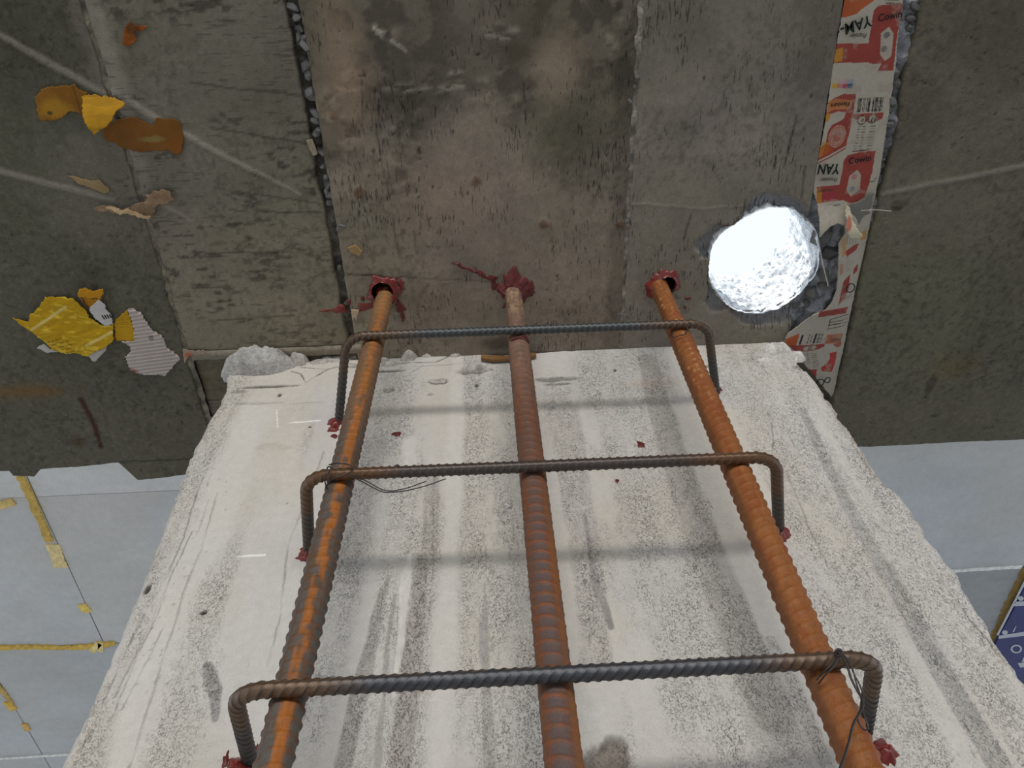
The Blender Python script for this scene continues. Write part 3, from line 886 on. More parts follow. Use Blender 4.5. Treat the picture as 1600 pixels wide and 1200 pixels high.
    # broken skin at the head; shade painted under the lump and in the gap
    for i, (px, py, rx, rz, cc, s, dep) in enumerate([
            (610, 610, 0.013, 0.008, S(140, 134, 126), 0.8, -1.2), (684, 596, 0.018, 0.008, S(128, 124, 118), 0.85, -1.8), (738, 580, 0.026, 0.008, S(136, 130, 122), 0.8, -1.8),
            (874, 592, 0.036, 0.007, S(132, 128, 121), 0.8, -1.4), (672, 616, 0.007, 0.005, S(150, 144, 136), 0.6, -0.8), (745, 602, 0.004, 0.006, S(70, 58, 46), 0.8, -1.5),
            (560, 572, 0.020, 0.006, S(140, 134, 126), 0.6, -1.0), (745, 552, 0.06, 0.004, S(48, 42, 38), 0.9, -4.0), (600, 580, 0.03, 0.003, S(70, 62, 54), 0.8, -2.5), (420, 604, 0.05, 0.0035, S(70, 64, 56), 0.8, -2.5), (870, 600, 0.02, 0.004, S(120, 114, 106), 0.7, -1.2), (1250, 575, 0.03, 0.012, S(190, 184, 176), 0.4, -1.0),  # widest entries: painted black of the head gap, crack and shadow under the lump
            (1180, 562, 0.03, 0.010, S(168, 160, 152), 0.4, -0.8), (410, 630, 0.03, 0.004, S(160, 152, 140), 0.4, -0.8), (372, 612, 0.02, 0.006, S(150, 146, 136), 0.5, -1.0),
            (470, 640, 0.03, 0.01, S(190, 186, 176), 0.4, 0), (420, 700, 0.03, 0.012, S(186, 180, 166), 0.5, 0), (1030, 600, 0.05, 0.02, S(190, 170, 154), 0.3, 0), (930, 640, 0.03, 0.02, S(188, 182, 170), 0.3, 0)]):
        k = blob(X, Z, px, py, rx, rz, 500 + i, 0.35, plane=cy, warp=0.7)
        tex = 0.7 + 0.6 * fbm(X * 150, Z * 150, 530 + i, 3)
        c = mix(c, cc * tex[..., None], k * s)
        h = h + dep / 1000 * k
        r = r + 0.4 * k * (dep != 0)
    # spalled hollow low down, pitted zones
    k = blob(X, Z, 955, 1185, 0.024, 0.022, 71, 0.3, plane=cy, warp=0.8)
    t = fbm(X * 70, Z * 70, 72, 4)
    c = mix(c, S(120, 112, 102) * (0.3 + 1.3 * t)[..., None], k * 0.85)
    h = h - k * (0.003 + 0.008 * t); r = r + k * 0.5
    p = pock(X, Z, 81, 130, 0.80) * sstep(0.5, 0.6, fbm(X * 7, Z * 4, 82, 3))
    c = c * (1 - 0.35 * p)[..., None]; h = h - p * 0.0010
    # nail holes and dark flecks
    for i, (px, py, rx, rz) in enumerate([(437, 617, 0.0032, 0.0055), (961, 578, 0.0026, 0.0045), (964, 557, 0.004, 0.0015), (1140, 738, 0.007, 0.003), (318, 957, 0.004, 0.003), (449, 786, 0.0012, 0.001), (519, 1060, 0.003, 0.0025), (1105, 572, 0.004, 0.003), (230, 920, 0.004, 0.008)]):
        k = blob(X, Z, px, py, rx, rz, 600 + i, 0.3, plane=cy, warp=0.25)
        c = mix(c, S(52, 44, 36), k * 0.9); h = h - 0.003 * k
    for (a, b2, w) in [((453, 661), (500, 657), 1.6), ((372, 870), (414, 867), 1.6), ((432, 640), (434, 668), 0.7)]:
        k = streak(X, Z, [a, b2], [w, w], 0.0, 5, 0.3)
        c = mix(c, S(245, 243, 238), k * 0.9)
    # ragged right arris
    er = sstep(0.022, 0.0, (xr - X)) * sstep(0.45, 0.62, fbm(X * 30, Z * 22, 90, 3))
    el = sstep(0.016, 0.0, (X - xl)) * sstep(0.5, 0.66, fbm(X * 30, Z * 22, 91, 3))
    c = mix(c, S(196, 180, 160), er * 0.4 + el * 0.4)
    h = h - 0.005 * er - 0.004 * el - 0.006 * sstep(0.006, 0.0, np.minimum(xr - X, X - xl))
    r = r + 0.6 * (er + el)
    Yp = FACE - h
    # sides turned back
    nb = 14
    backs = np.linspace(0.02, 0.5, nb)
    v = np.stack([X, Yp, Z], -1).reshape(-1, 3)
    fc = grid_faces(nu, nv)
    mesh_obj('plaster_face', v, fc, M_COLUMN, column, c.reshape(-1, 3), r.reshape(-1))
    for side, ii in ((0, 0), (1, nu - 1)):
        zz, xx, yy = Z[ii], X[ii], Yp[ii]
        vv = np.stack([np.stack([xx, yy, zz], -1)] + [np.stack([xx + (0.002 if side == 0 else -0.002) * (1 + 0 * b), np.full_like(xx, FACE + b), zz], -1) for b in backs], 0)
        ff = grid_faces(nb + 1, nv, flip=(side == 1))
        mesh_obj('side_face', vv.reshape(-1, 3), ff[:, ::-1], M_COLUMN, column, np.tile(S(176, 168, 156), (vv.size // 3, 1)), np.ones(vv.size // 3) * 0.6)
column_face()
box_mesh('shaft', -0.40, 0.474, FACE + 0.001, FACE + 0.50, 0.0, 1.862, M_COLUMN, column, S(204, 198, 190))
box_mesh('shaft', -0.385, 0.445, FACE + 0.03, FACE + 0.498, 1.86, H + 0.04, M_COLUMN, column, S(190, 184, 174))

# blobs: lumpy patches pressed on to a plane
def lump(name, c, ex, ey, nrm, rx, ry, hgt, seed, mat, parent, colr=None, na=40, nr=9, rough=0.35, dome=1.6, fine=0.25, cv=0.4):
    c, ex, ey, nrm = (np.array(t, float) for t in (c, ex, ey, nrm))
    A, T = np.meshgrid(np.linspace(0, 2 * np.pi, na, endpoint=False), np.linspace(0, 1, nr), indexing='ij')
    rad = 1 + rough * (vnoise(np.cos(A) * 1.7 + 9, np.sin(A) * 1.7 + 9, seed) - 0.5) * 2 + rough * 0.5 * (vnoise(np.cos(A) * 5 + 19, np.sin(A) * 5 + 9, seed + 1) - 0.5) * 2
    px, py = np.cos(A) * T * rad * rx, np.sin(A) * T * rad * ry
    n = fbm(px * 90 + seed, py * 90, seed + 5, 4)
    z = hgt * (1 - T ** dome) * (1 - fine + 2 * fine * n) - 0.0015 * (T > 0.99)
    P = c + px[..., None] * ex + py[..., None] * ey + z[..., None] * nrm
    i, j = np.meshgrid(np.arange(na), np.arange(nr - 1), indexing='ij')
    i2 = (i + 1) % na
    f = np.stack([i * nr + j, i * nr + j + 1, i2 * nr + j + 1, i2 * nr + j], -1).reshape(-1, 4)
    if np.dot(np.cross(ex, ey), nrm) < 0:
        f = f[:, ::-1]
    cc = None
    if colr is not None:
        cc = np.ones(px.shape + (3,)) * colr * (1 - cv + 2 * cv * fbm(px * 120, py * 120, seed + 8, 3))[..., None]
    return mesh_obj(name, P.reshape(-1, 3), f, mat, parent, None if cc is None else cc.reshape(-1, 3), None if cc is None else np.ones(px.size))

EX, EY, EZ = np.eye(3)
def on_face(px, py, out=0.0):
    p = on_y(px, py, FACE)
    p[1] -= out
    return p
# mortar squeezed out at the head of the column
o = lump('mortar_lump', on_face(404, 574, -0.012), EX, EZ, -EY, 0.062, 0.028, 0.046, 31, M_ROUGH, column, S(172, 170, 165), 80, 26, 0.10, 3.4, 0.20, 0.30)
tag(o, 'knobbly grey mortar lump at the column head')
for px, py, rx, rz, hg, s in [(468, 566, 0.014, 0.014, 0.022, 3), (372, 572, 0.016, 0.02, 0.026, 4), (442, 556, 0.02, 0.012, 0.026, 5), (640, 558, 0.016, 0.014, 0.016, 6), (650, 553, 0.008, 0.010, 0.018, 12), (612, 570, 0.014, 0.008, 0.010, 7), (740, 575, 0.020, 0.009, 0.010, 8), (1212, 548, 0.028, 0.018, 0.016, 9), (520, 562, 0.03, 0.010, 0.010, 10), (972, 540, 0.012, 0.006, 0.010, 11), (585, 556, 0.014, 0.007, 0.012, 13), (600, 566, 0.010, 0.008, 0.012, 14), (625, 557, 0.010, 0.006, 0.014, 15), (668, 556, 0.012, 0.006, 0.010, 16), (690, 552, 0.010, 0.005, 0.010, 17), (712, 556, 0.012, 0.005, 0.008, 18), (762, 578, 0.014, 0.006, 0.007, 19), (684, 594, 0.016, 0.006, 0.004, 20), (556, 556, 0.014, 0.006, 0.010, 21), (500, 566, 0.018, 0.010, 0.008, 22), (1245, 556, 0.014, 0.016, 0.010, 23), (1195, 562, 0.016, 0.008, 0.006, 24)]:
    lump('mortar_lump', on_face(px, py, -0.003), EX, EZ, -EY, rx, rz, hg, s, M_ROUGH, column, S(178, 172, 165) if px < 1100 else S(205, 200, 194), 36, 9, 0.3, 2.2, 0.4, 0.25)
# dried red spots on the plaster
for px, py, rx, rz, s in [(620, 678, 0.0062, 0.005, 1), (523, 682, 0.0058, 0.007, 2), (1001, 694, 0.0056, 0.007, 3), (964, 752, 0.0035, 0.004, 4), (473, 1182 - 0, 0.0001, 0.0001, 5), (398, 1180, 0.006, 0.010, 6), (388, 1144, 0.0045, 0.0032, 7), (420, 1178, 0.006, 0.006, 8), (1088, 622, 0.006, 0.003, 9), (484, 668, 0.003, 0.0015, 10), (353, 1186, 0.004, 0.010, 11)]:
    if rx > 0.001:
        lump('adhesive_spot', on_face(px, py), EX, EZ, -EY, rx, rz, 0.0016, s + 40, M_DARKRED, column, None, 20, 5, 0.5)
SLIV = empty('wood_sliver', on_face(790, 562, 0.006))
def prism3(name, pts, nrm, t, mat, parent, colr=None):
    pts = np.array(pts)
    n = len(pts)
    v = np.concatenate([pts, pts + np.array(nrm) * t])
    f = [tuple(range(n)), tuple(range(2 * n - 1, n - 1, -1))] + [(i, n + i, n + (i + 1) % n, (i + 1) % n) for i in range(n)]
    return mesh_obj(name, v, f, mat, parent, None if colr is None else np.tile(colr, (2 * n, 1)), None if colr is None else np.ones(2 * n) * .5, smooth=False)
prism3('splint', [on_face(x, y, 0.004) for x, y in [(752, 561), (790, 563), (822, 558), (838, 558), (838, 562), (810, 567), (770, 569), (752, 566)]], (0, -1, 0.1), 0.004, plain('dry_wood', S(126, 92, 54), 0.8), SLIV)
tag(SLIV, 'thin brown wood splinter stuck at the column head behind the middle bar', 'splinter')

# ------------------------------------------------------------------ reinforcing bars
def sweep(name, path, radius, mat, parent, colfn, na=32):
    """tube along path; radius(s, theta) and colour(s, theta, p)"""
    P = np.array(path)
    T = np.gradient(P, axis=0)
    T /= np.linalg.norm(T, axis=1)[:, None]
    s = np.concatenate([[0], np.cumsum(np.linalg.norm(np.diff(P, axis=0), axis=1))])
    ref = np.array([0, -1.0, 0]) if abs(T[0][1]) < 0.9 else np.array([0, 0, 1.0])
    n0 = ref - T[0] * ref.dot(T[0]); n0 /= np.linalg.norm(n0)
    Ns = [n0]
    for i in range(1, len(P)):
        n1 = Ns[-1] - T[i] * Ns[-1].dot(T[i])
        Ns.append(n1 / np.linalg.norm(n1))
    Ns = np.array(Ns); Bs = np.cross(T, Ns)
    th = np.linspace(0, 2 * np.pi, na, endpoint=False)
    Sg, Tg = np.meshgrid(s, th, indexing='ij')
    R = radius(Sg, Tg)
    V = P[:, None, :] + (np.cos(Tg) * R)[..., None] * Ns[:, None, :] + (np.sin(Tg) * R)[..., None] * Bs[:, None, :]
    C = colfn(Sg, Tg, R, V) * (0.70 if mat is M_TIE else 0.84)
    n = len(P)
    i, j = np.meshgrid(np.arange(n - 1), np.arange(na), indexing='ij')
    j2 = (j + 1) % na
    f = np.stack([i * na + j, i * na + j2, (i + 1) * na + j2, (i + 1) * na + j], -1).reshape(-1, 4)
    # end caps as a fan of quads collapsed on the axis
    v = np.concatenate([V.reshape(-1, 3), P[:1], P[-1:]])
    c = np.concatenate([C.reshape(-1, 3), C[0, :1], C[-1, :1]])
    caps = []
    for k in range(0, na, 2):
        caps.append((n * na, (k + 2) % na, k + 1, k))
        b = (n - 1) * na
        caps.append((n * na + 1, b + k, b + k + 1, b + (k + 2) % na))
    f = np.concatenate([f, np.array(caps)])
    return mesh_obj(name, v, f, mat, parent, c)

def crescent(S_, T_, pitch, slant, w, hgt, sym=True):
    """two rows of slanted crescent ribs and two lengthwise ribs"""
    out = np.zeros(S_.shape)
    for side in (0, 1):
        t = ((T_ - side * np.pi + np.pi / 2 + np.pi) % (2 * np.pi)) - np.pi      # -pi..pi about the row centre
        ph = (S_ + side * pitch / 2 + slant * (1 if side == 0 or not sym else -1) * t) / pitch
        d = np.abs(ph - np.round(ph)) * pitch
        env = np.clip(np.cos(t * 0.96), 0, 1) ** 0.6 * (np.abs(t) < np.pi / 2)
        out = np.maximum(out, hgt * env * (1 - sstep(w * 0.35, w, d)))
    return out

def lengthwise(T_, at, w, hgt):
    out = np.zeros(T_.shape)
    for a in at:
        t = ((T_ - a + np.pi) % (2 * np.pi)) - np.pi
        out = np.maximum(out, hgt * (1 - sstep(w * 0.5, w, np.abs(t))))
    return out

RUST_O, RUST_B, RUST_R, SCALE_G = S(168, 100, 38), S(116, 76, 46), S(120, 76, 52), S(94, 92, 90)

def main_bar(key, low, rad, slant, phase, colfn, label, rib):
    top = np.array([*BAR_TOP[key], H + 0.038])
    zs = np.concatenate([np.linspace(0.0, 1.8, 30, endpoint=False), np.arange(1.8, H + 0.038, 0.00135)])
    k = (H - zs) / (H - 1.94)
    path = np.stack([top[0] + (low - top[0]) * np.minimum(k, 1.6), np.full(zs.shape, 0.55), zs], 1)
    root = empty('reinforcing_bar', (float(path[0][0]), 0.55, 0))
    tag(root, label, 'steel bar', 'upright bars in front of the column')
    def radius(S_, T_):
        r = np.full(S_.shape, rad)
        # the end set in the soffit is slimmer
        r = r - 0.0016 * sstep(2.575, 2.585, S_)
        zone = sstep(1.8, 1.82, S_)
        r = r + zone * crescent(S_, T_ + phase, 0.0128, slant, 0.0026, rib)
        r = r + zone * lengthwise(T_, (-phase, np.pi - phase), 0.13, 0.0012)
        return r + 0.0004 * (vnoise(S_ * 300, T_ * 4, 5) - 0.5) * zone
    sweep('shaft', path, radius, M_STEEL, root, colfn)
    return root

def near_front(T_, c, w):
    t = ((T_ - c + np.pi) % (2 * np.pi)) - np.pi
    return 1 - sstep(w * 0.55, w, np.abs(t))

# theta 0 faces the viewer (-y); +theta turns towards cross(T, N)
def col_left(S_, T_, R, V):
    n = fbm(S_ * 90, T_ * 5, 1, 4)
    c = np.ones(S_.shape + (3,)) * S(96, 78, 60)
    g = sstep(0.48, 0.56, n + 0.10 * (R < R.mean(1, keepdims=True)))
    c = mix(c, SCALE_G, g * 0.75)
    o = near_front(T_, SIGN * 0.35, 0.5) * sstep(0.34, 0.50, fbm(S_ * 40 + 4, T_ * 3.5, 3, 5))
    c = mix(c, RUST_O * (0.75 + 0.5 * n)[..., None], o)
    ribm = sstep(0.0006, 0.0014, R - np.minimum(R.min(1, keepdims=True), 0.0142))
    c = mix(c, S(112, 70, 46), ribm * 0.55 * (1 - o))
    top = sstep(2.30, 2.45, S_)
    c = mix(c, S(150, 104, 58) * (0.8 + 0.4 * n)[..., None], top * 0.45)
    c = mix(c, S(158, 116, 70), sstep(2.60, 2.64, S_) * 0.45)
    return c
def col_mid(S_, T_, R, V):
    n = fbm(S_ * 70, T_ * 4, 11, 4)
    c = np.ones(S_.shape + (3,)) * RUST_R * (0.75 + 0.5 * n)[..., None]
    low = 1 - sstep(2.10, 2.40, S_)
    pit = sstep(0.0002, 0.0011, R - np.minimum(R.min(1, keepdims=True), 0.0142))
    c = mix(c, S(92, 84, 84), near_front(T_, -0.15 * SIGN, 0.7) * (1 - pit) * low * 0.75)
    c = mix(c, S(150, 84, 42), pit * low * 0.5)
    o = near_front(T_, SIGN * 1.2, 0.7) * low
    c = mix(c, S(150, 92, 38), o * 0.6)
    up = sstep(2.32, 2.55, S_)
    c = mix(c, S(146, 122, 106) * (0.8 + 0.4 * n)[..., None], up * 0.55)
    gr = sstep(0.5, 0.6, fbm(S_ * 40, T_ * 3, 15, 3))
    c = mix(c, S(98, 82, 76), gr * 0.45)
    c = mix(c, S(176, 150, 112), sstep(2.6, 2.63, S_) * sstep(0.4, 0.6, n) * 0.6)
    return c
def col_right(S_, T_, R, V):
    n = fbm(S_ * 110, T_ * 6, 21, 4)
    c = np.ones(S_.shape + (3,)) * S(150, 92, 46) * (0.72 + 0.56 * n)[..., None]
    d = sstep(0.5, 0.62, fbm(S_ * 26, T_ * 2.2, 23, 4))
    c = mix(c, S(140, 70, 32), d * 0.6)
    c = mix(c, S(104, 68, 44), near_front(T_, -SIGN * 1.3, 0.7) * 0.5)
    c = mix(c, S(196, 150, 100), sstep(0.66, 0.74, n) * sstep(2.3, 2.5, S_) * 0.7)
    return c
SIGN = 1.0
bar_l = main_bar('left', -0.1765, 0.0134, 0.0016, 0.5, col_left, 'left upright ribbed bar with an orange rust stripe and grey mill scale', 0.0016)
bar_m = main_bar('middle', 0.0355, 0.0132, 0.0022, -1.45, col_mid, 'middle upright ribbed bar, dull red brown rust', 0.0013)
bar_r = main_bar('right', 0.2480, 0.0140, 0.0030, 0.9, col_right, 'right upright ribbed bar, bright orange rust all over', 0.0014)

def ring_collar(parent, c, r_in, r_out, hgt, seed, mat, name='adhesive_collar', arc=(0, 2 * np.pi), off=(0, 0)):
    """a lumpy ring of adhesive on the soffit round a bar"""
    na, nr = 64, 12
    A, T = np.meshgrid(np.linspace(arc[0], arc[1], na), np.linspace(0, 1, nr), indexing='ij')
    ro = r_out * (1 + 0.30 * (vnoise(np.cos(A) * 2 + 7, np.sin(A) * 2 + 7, seed) - 0.5) * 2 + 0.16 * (vnoise(np.cos(A) * 7 + 7, np.sin(A) * 7 + 7, seed + 3) - 0.5) * 2)
    r = r_in + (ro - r_in) * T
    X, Y = c[0] + off[0] * T + r * np.cos(A), c[1] + off[1] * T + r * np.sin(A)
    n = fbm(X * 160, Y * 160, seed + 4, 4)
    Z = H - hgt * (1 - T) ** 1.5 * (0.55 + 0.9 * n) - 0.0026 * (1 - T ** 6) * (0.5 + n) + 0.002 * (T > 0.99)
    return mesh_obj(name, np.stack([X, Y, Z], -1).reshape(-1, 3), grid_faces(na, nr, flip=True)[:, ::-1], mat, parent)

for bar, key, mat in ((bar_l, 'left', M_RED), (bar_m, 'middle', M_RED), (bar_r, 'right', M_RED)):
    c = BAR_TOP[key]
    if key == 'middle':
        o = collar = ring_collar(bar, c, 0.0112, 0.026, 0.010, 3, M_DARKRED, off=(0.002, -0.008))
        tag(o, 'dark red adhesive patch round the bar')
        lump('adhesive_smear', on_z(828, 452), EX, EY, -EZ, 0.009, 0.016, 0.004, 6, M_DARKRED, collar)
        for i, (px, py, rx, ry) in enumerate([(766, 436, 0.011, 0.006), (752, 428, 0.010, 0.0045), (740, 424, 0.010, 0.004), (726, 418, 0.010, 0.003), (713, 412, 0.008, 0.0025), (776, 446, 0.008, 0.008), (792, 476, 0.005, 0.007)]):
            e = np.array([math.cos(0.38), math.sin(0.38), 0]); e2 = np.array([-e[1], e[0], 0])
            lump('adhesive_smear', on_z(px, py), e, e2, -EZ, rx, ry, 0.0026, 20 + i, M_DARKRED, collar, None, 26, 6, 0.7, fine=0.7)
    elif key == 'left':
        pc, pr = POCKETS[0]
        collar = ring_collar(bar, pc, pr * 0.98, 0.024, 0.004, 8, M_RED)
        lump('adhesive_plug', (c[0] + 0.002, c[1] + 0.001, H + 0.004), EX, EY, -EZ, 0.0175, 0.0155, 0.020, 9, M_RED, bar, None, 40, 10, 0.2, 2.5, 0.5)
        for i, (px, py, rx, ry) in enumerate([(626, 443, 0.004, 0.008), (530, 484, 0.010, 0.006), (508, 485, 0.012, 0.0035), (572, 480, 0.012, 0.006), (624, 478, 0.010, 0.010), (566, 466, 0.003, 0.005), (628, 492, 0.004, 0.010), (545, 472, 0.004, 0.006)]):
            lump('adhesive_smear', on_z(px, py), EX, EY, -EZ, rx, ry, 0.002, 40 + i, M_RED if i < 4 else M_DARKRED, collar, None, 26, 6, 0.6, fine=0.6)
    else:
        pc, pr = POCKETS[1]
        collar = ring_collar(bar, pc, pr * 0.98, 0.0215, 0.005, 14, M_RED)
        lump('adhesive_plug', (c[0] - 0.003, c[1] + 0.004, H + 0.004), EX, EY, -EZ, 0.020, 0.019, 0.024, 15, M_RED, bar, None, 40, 10, 0.15, 2.5, 0.4)
        for i, (px, py, rx, ry) in enumerate([(1074, 466, 0.006, 0.003), (1070, 480, 0.003, 0.003)]):
            lump('adhesive_smear', on_z(px, py), EX, EY, -EZ, rx, ry, 0.0015, 60 + i, M_DARKRED, collar, None, 20, 5, 0.6)

# ------------------------------------------------------------------ stirrups
def arc_path(pts, radii, step=0.0011):
    """polyline with rounded corners, evenly sampled"""
    pts = [np.array(p, float) for p in pts]
    dense = [pts[0]]
    for i in range(1, len(pts) - 1):
        a, b, c = pts[i - 1], pts[i], pts[i + 1]
        u, w = (a - b) / np.linalg.norm(a - b), (c - b) / np.linalg.norm(c - b)
        ang = math.acos(max(-1, min(1, u.dot(w))))
        t = radii[i - 1] / math.tan(ang / 2)
        cen = b + (u + w) / np.linalg.norm(u + w) * radii[i - 1] / math.sin(ang / 2)
        p0, p1 = b + u * t, b + w * t
        v0, v1 = p0 - cen, p1 - cen
        tot = math.pi - ang
        for k in range(25):
            q = k / 24
            dense.append(cen + (math.sin((1 - q) * tot) * v0 + math.sin(q * tot) * v1) / math.sin(tot))
    dense.append(pts[-1])
    D = np.array(dense)
    s = np.concatenate([[0], np.cumsum(np.linalg.norm(np.diff(D, axis=0), axis=1))])
    q = np.arange(0, s[-1], step)
    return np.stack([np.interp(q, s, D[:, k]) for k in range(3)], 1)

def stirrup(corners, feet, label, look, rad=0.0061):
    (xl, zl), (xr, zr) = corners
    (fxl, fzl), (fxr, fzr) = feet
    ys = 0.5300
    pts = [(fxl, FACE + 0.02, fzl), (xl, ys, zl), (xr, ys, zr), (fxr, FACE + 0.02, fzr)]
    P = arc_path(pts, (0.030, 0.030))
    root = empty('stirrup', (0, ys, (zl + zr) / 2))
    tag(root, label, 'steel bar', 'bent stirrups tied across the upright bars')
    total = len(P) * 0.0011
    def radius(S_, T_):
        return rad + crescent(S_, T_ + look['turn'], look['pitch'], look['slant'], 0.0016, 0.0010, sym=False) + lengthwise(T_, (-look['turn'], np.pi - look['turn']), 0.12, 0.0006)
    def colfn(S_, T_, R, V):
        n = fbm(S_ * 60, T_ * 3, look['seed'], 4)
        c = np.ones(S_.shape + (3,)) * look['steel'] * (0.8 + 0.4 * n)[..., None]
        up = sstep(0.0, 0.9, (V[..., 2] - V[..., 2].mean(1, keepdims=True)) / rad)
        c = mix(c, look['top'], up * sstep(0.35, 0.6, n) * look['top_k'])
        e = np.minimum(S_, total - S_)
        bend = sstep(0.08, 0.11, e) * (1 - sstep(0.20, 0.26, e))
        c = mix(c, look['bend'] * (0.75 + 0.5 * n)[..., None], bend * 0.85)
        leg = 1 - sstep(0.07, 0.11, e)
        c = mix(c, S(70, 66, 62) * (0.8 + 0.4 * n)[..., None], leg * 0.8)
        g = sstep(0.0002, 0.0009, R - rad)
        c = mix(c, look['rib'], g * look['rib_k'])
        return c
    sweep('rod', P, radius, M_TIE, root, colfn, 24)
    return root
Z0 = EYE[2]
LK1 = dict(turn=0.9, pitch=0.0080, slant=0.0030, seed=51, steel=S(72, 76, 78), top=S(150, 156, 154), top_k=0.8, bend=S(104, 78, 56), rib=S(120, 124, 122), rib_k=0.35)
LK2 = dict(turn=1.3, pitch=0.0085, slant=0.0024, seed=53, steel=S(84, 76, 72), top=S(140, 92, 52), top_k=0.75, bend=S(120, 84, 50), rib=S(110, 80, 58), rib_k=0.4)
LK3 = dict(turn=-1.3, pitch=0.0085, slant=0.0042, seed=55, steel=S(82, 84, 90), top=S(140, 108, 74), top_k=0.7, bend=S(124, 94, 64), rib=S(48, 44, 44), rib_k=0.8)
st1 = stirrup(((-0.201, Z0 + 0.945), (0.285, Z0 + 0.940)), ((-0.232, Z0 + 0.928), (0.322, Z0 + 0.968)), 'topmost stirrup, grey and dusty, just under the soffit', LK1, 0.0058)
st2 = stirrup(((-0.204, Z0 + 0.654), (0.287, Z0 + 0.651)), ((-0.229, Z0 + 0.680), (0.321, Z0 + 0.676)), 'middle stirrup, brown rust speckled, with wire tails hanging at its left', LK2, 0.0060)
st3 = stirrup(((-0.214, Z0 + 0.396), (0.286, Z0 + 0.398)), ((-0.236, Z0 + 0.424), (0.316, Z0 + 0.420)), 'lowest stirrup, dark blue grey with slanted ribs and brown bends', LK3, 0.0063)
for st, feet in ((st1, ((527, 662), (1116, 610))), (st2, ((483, 862), (1218, 832))), (st3, ((372, 1206), (1383, 1176)))):
    for k, (px, py) in enumerate(feet):
        lump('adhesive_blob', on_face(px, py), EX, EZ, -EY, 0.0125, 0.0115, 0.009, 70 + k + px, M_RED, st, None, 36, 8, 0.45, 1.8, 0.5)
        lump('adhesive_blob', on_face(px - 8, py + 10), EX, EZ, -EY, 0.008, 0.005, 0.004, 75 + k + px, M_RED, st, None, 26, 6, 0.6, 1.8, 0.5)

def as_mesh(o, parent):
    """swap a curve or text object for a plain mesh of the same shape"""
    COL.objects.link(o)
    dg = bpy.context.evaluated_depsgraph_get()
    me = bpy.data.meshes.new_from_object(o.evaluated_get(dg))
    name, mw, data = o.name, o.matrix_basis.copy(), o.data
    me.materials.clear()
    me.materials.append(data.materials[0])
    bpy.data.objects.remove(o)
    bpy.data.curves.remove(data)
    me.name = name
    n = bpy.data.objects.new(name.split('.')[0], me)
    n.matrix_basis = mw
    return link(n, parent)

# ------------------------------------------------------------------ tie wires
def wire(name, pts, r, parent, mat=M_WIRE):
    off = parent_loc(parent)
    cu = bpy.data.curves.new(name, 'CURVE')
    cu.dimensions = '3D'
    cu.bevel_depth = r
    cu.bevel_resolution = 2
    cu.resolution_u = 8
    sp = cu.splines.new('BEZIER')
    sp.bezier_points.add(len(pts) - 1)
    for b, p in zip(sp.bezier_points, pts):
        b.co = np.array(p) - off
        b.handle_left_type = b.handle_right_type = 'AUTO'
    cu.materials.append(mat)
    return as_mesh(bpy.data.objects.new(name, cu), parent)
def at(px, py, Y):
    return on_y(px, py, Y)
def loop(c, ex, ey, r1, r2, n=9, a0=0.0, a1=2 * math.pi, tw=0.0):
    return [np.array(c) + np.array(ex) * r1 * math.cos(a0 + (a1 - a0) * k / (n - 1)) + np.array(ey) * r2 * math.sin(a0 + (a1 - a0) * k / (n - 1)) + np.array([tw * k / n, 0, 0]) for k in range(n)]

w2 = empty('tie_wire', at(520, 740, 0.52))
tag(w2, 'dark tie wire at left of the middle stirrup with two loose tails', 'wire', 'tie wires')
wire('loop', [at(514, 726, .519), at(530, 724, .517), at(550, 730, .520), at(540, 742, .5205), at(520, 748, .521), at(513, 752, .523), at(512, 742, .521), at(516, 730, .518), at(508, 748, .5215), at(509, 758, .530), at(514, 766, .545)], 0.0007, w2)
wire('tail', [at(548, 742, .5225), at(567, 749, .528), at(582, 757, .532), at(597, 765, .535), at(606, 767, .536), at(630, 764, .536), at(666, 752, .534)], 0.0006, w2)
wire('tail', [at(545, 744, .5225), at(565, 752, .528), at(585, 763, .533), at(600, 769, .536), at(615, 769, .536), at(655, 762, .536), at(697, 748, .534)], 0.0006, w2)
w2b = empty('wire_ring', at(620, 728, 0.522))
tag(w2b, 'tiny wire curl standing on the middle stirrup', 'wire')
wire('loop', [at(616, 733, .528), at(617, 728, .524), at(621, 726.5, .523), at(624, 729, .524), at(622, 733, .528)], 0.0006, w2b)
w3 = empty('tie_wire', at(1310, 1030, 0.515))
tag(w3, 'twisted tie wire at right of the lowest stirrup, tails hanging over the orange bar', 'wire', 'tie wires')
wire('loop', [at(1276, 1062, .536), at(1285, 1052, .525), at(1300, 1036, .5195), at(1306, 1022, .5185), at(1309, 1015, .522), at(1312, 1018, .519), at(1310, 1026, .518), at(1304, 1040, .5195), at(1290, 1054, .524), at(1279, 1068, .535)], 0.0007, w3)
wire('knot', [at(1306, 1022, .518), at(1311, 1014, .518), at(1316, 1020, .518), at(1310, 1025, .517), at(1305, 1018, .518), at(1314, 1016, .517), at(1318, 1022, .518)], 0.0007, w3)
wire('tail', [at(1310, 1018, .5175), at(1322, 1036, .518), at(1330, 1060, .520), at(1340, 1080, .522), at(1347, 1092, .522), at(1348, 1104, .522), at(1342, 1116, .521), at(1334, 1130, .520), at(1326, 1160, .519), at(1318, 1186, .518), at(1310, 1206, .516)], 0.0009, w3)
wire('tail', [at(1313, 1018, .5175), at(1326, 1032, .518), at(1334, 1052, .520), at(1344, 1072, .522), at(1349, 1088, .523), at(1346, 1104, .523), at(1340, 1122, .522), at(1343, 1132, .522), at(1350, 1140, .523), at(1356, 1136, .525), at(1353, 1124, .525), at(1346, 1114, .524)], 0.0006, w3)
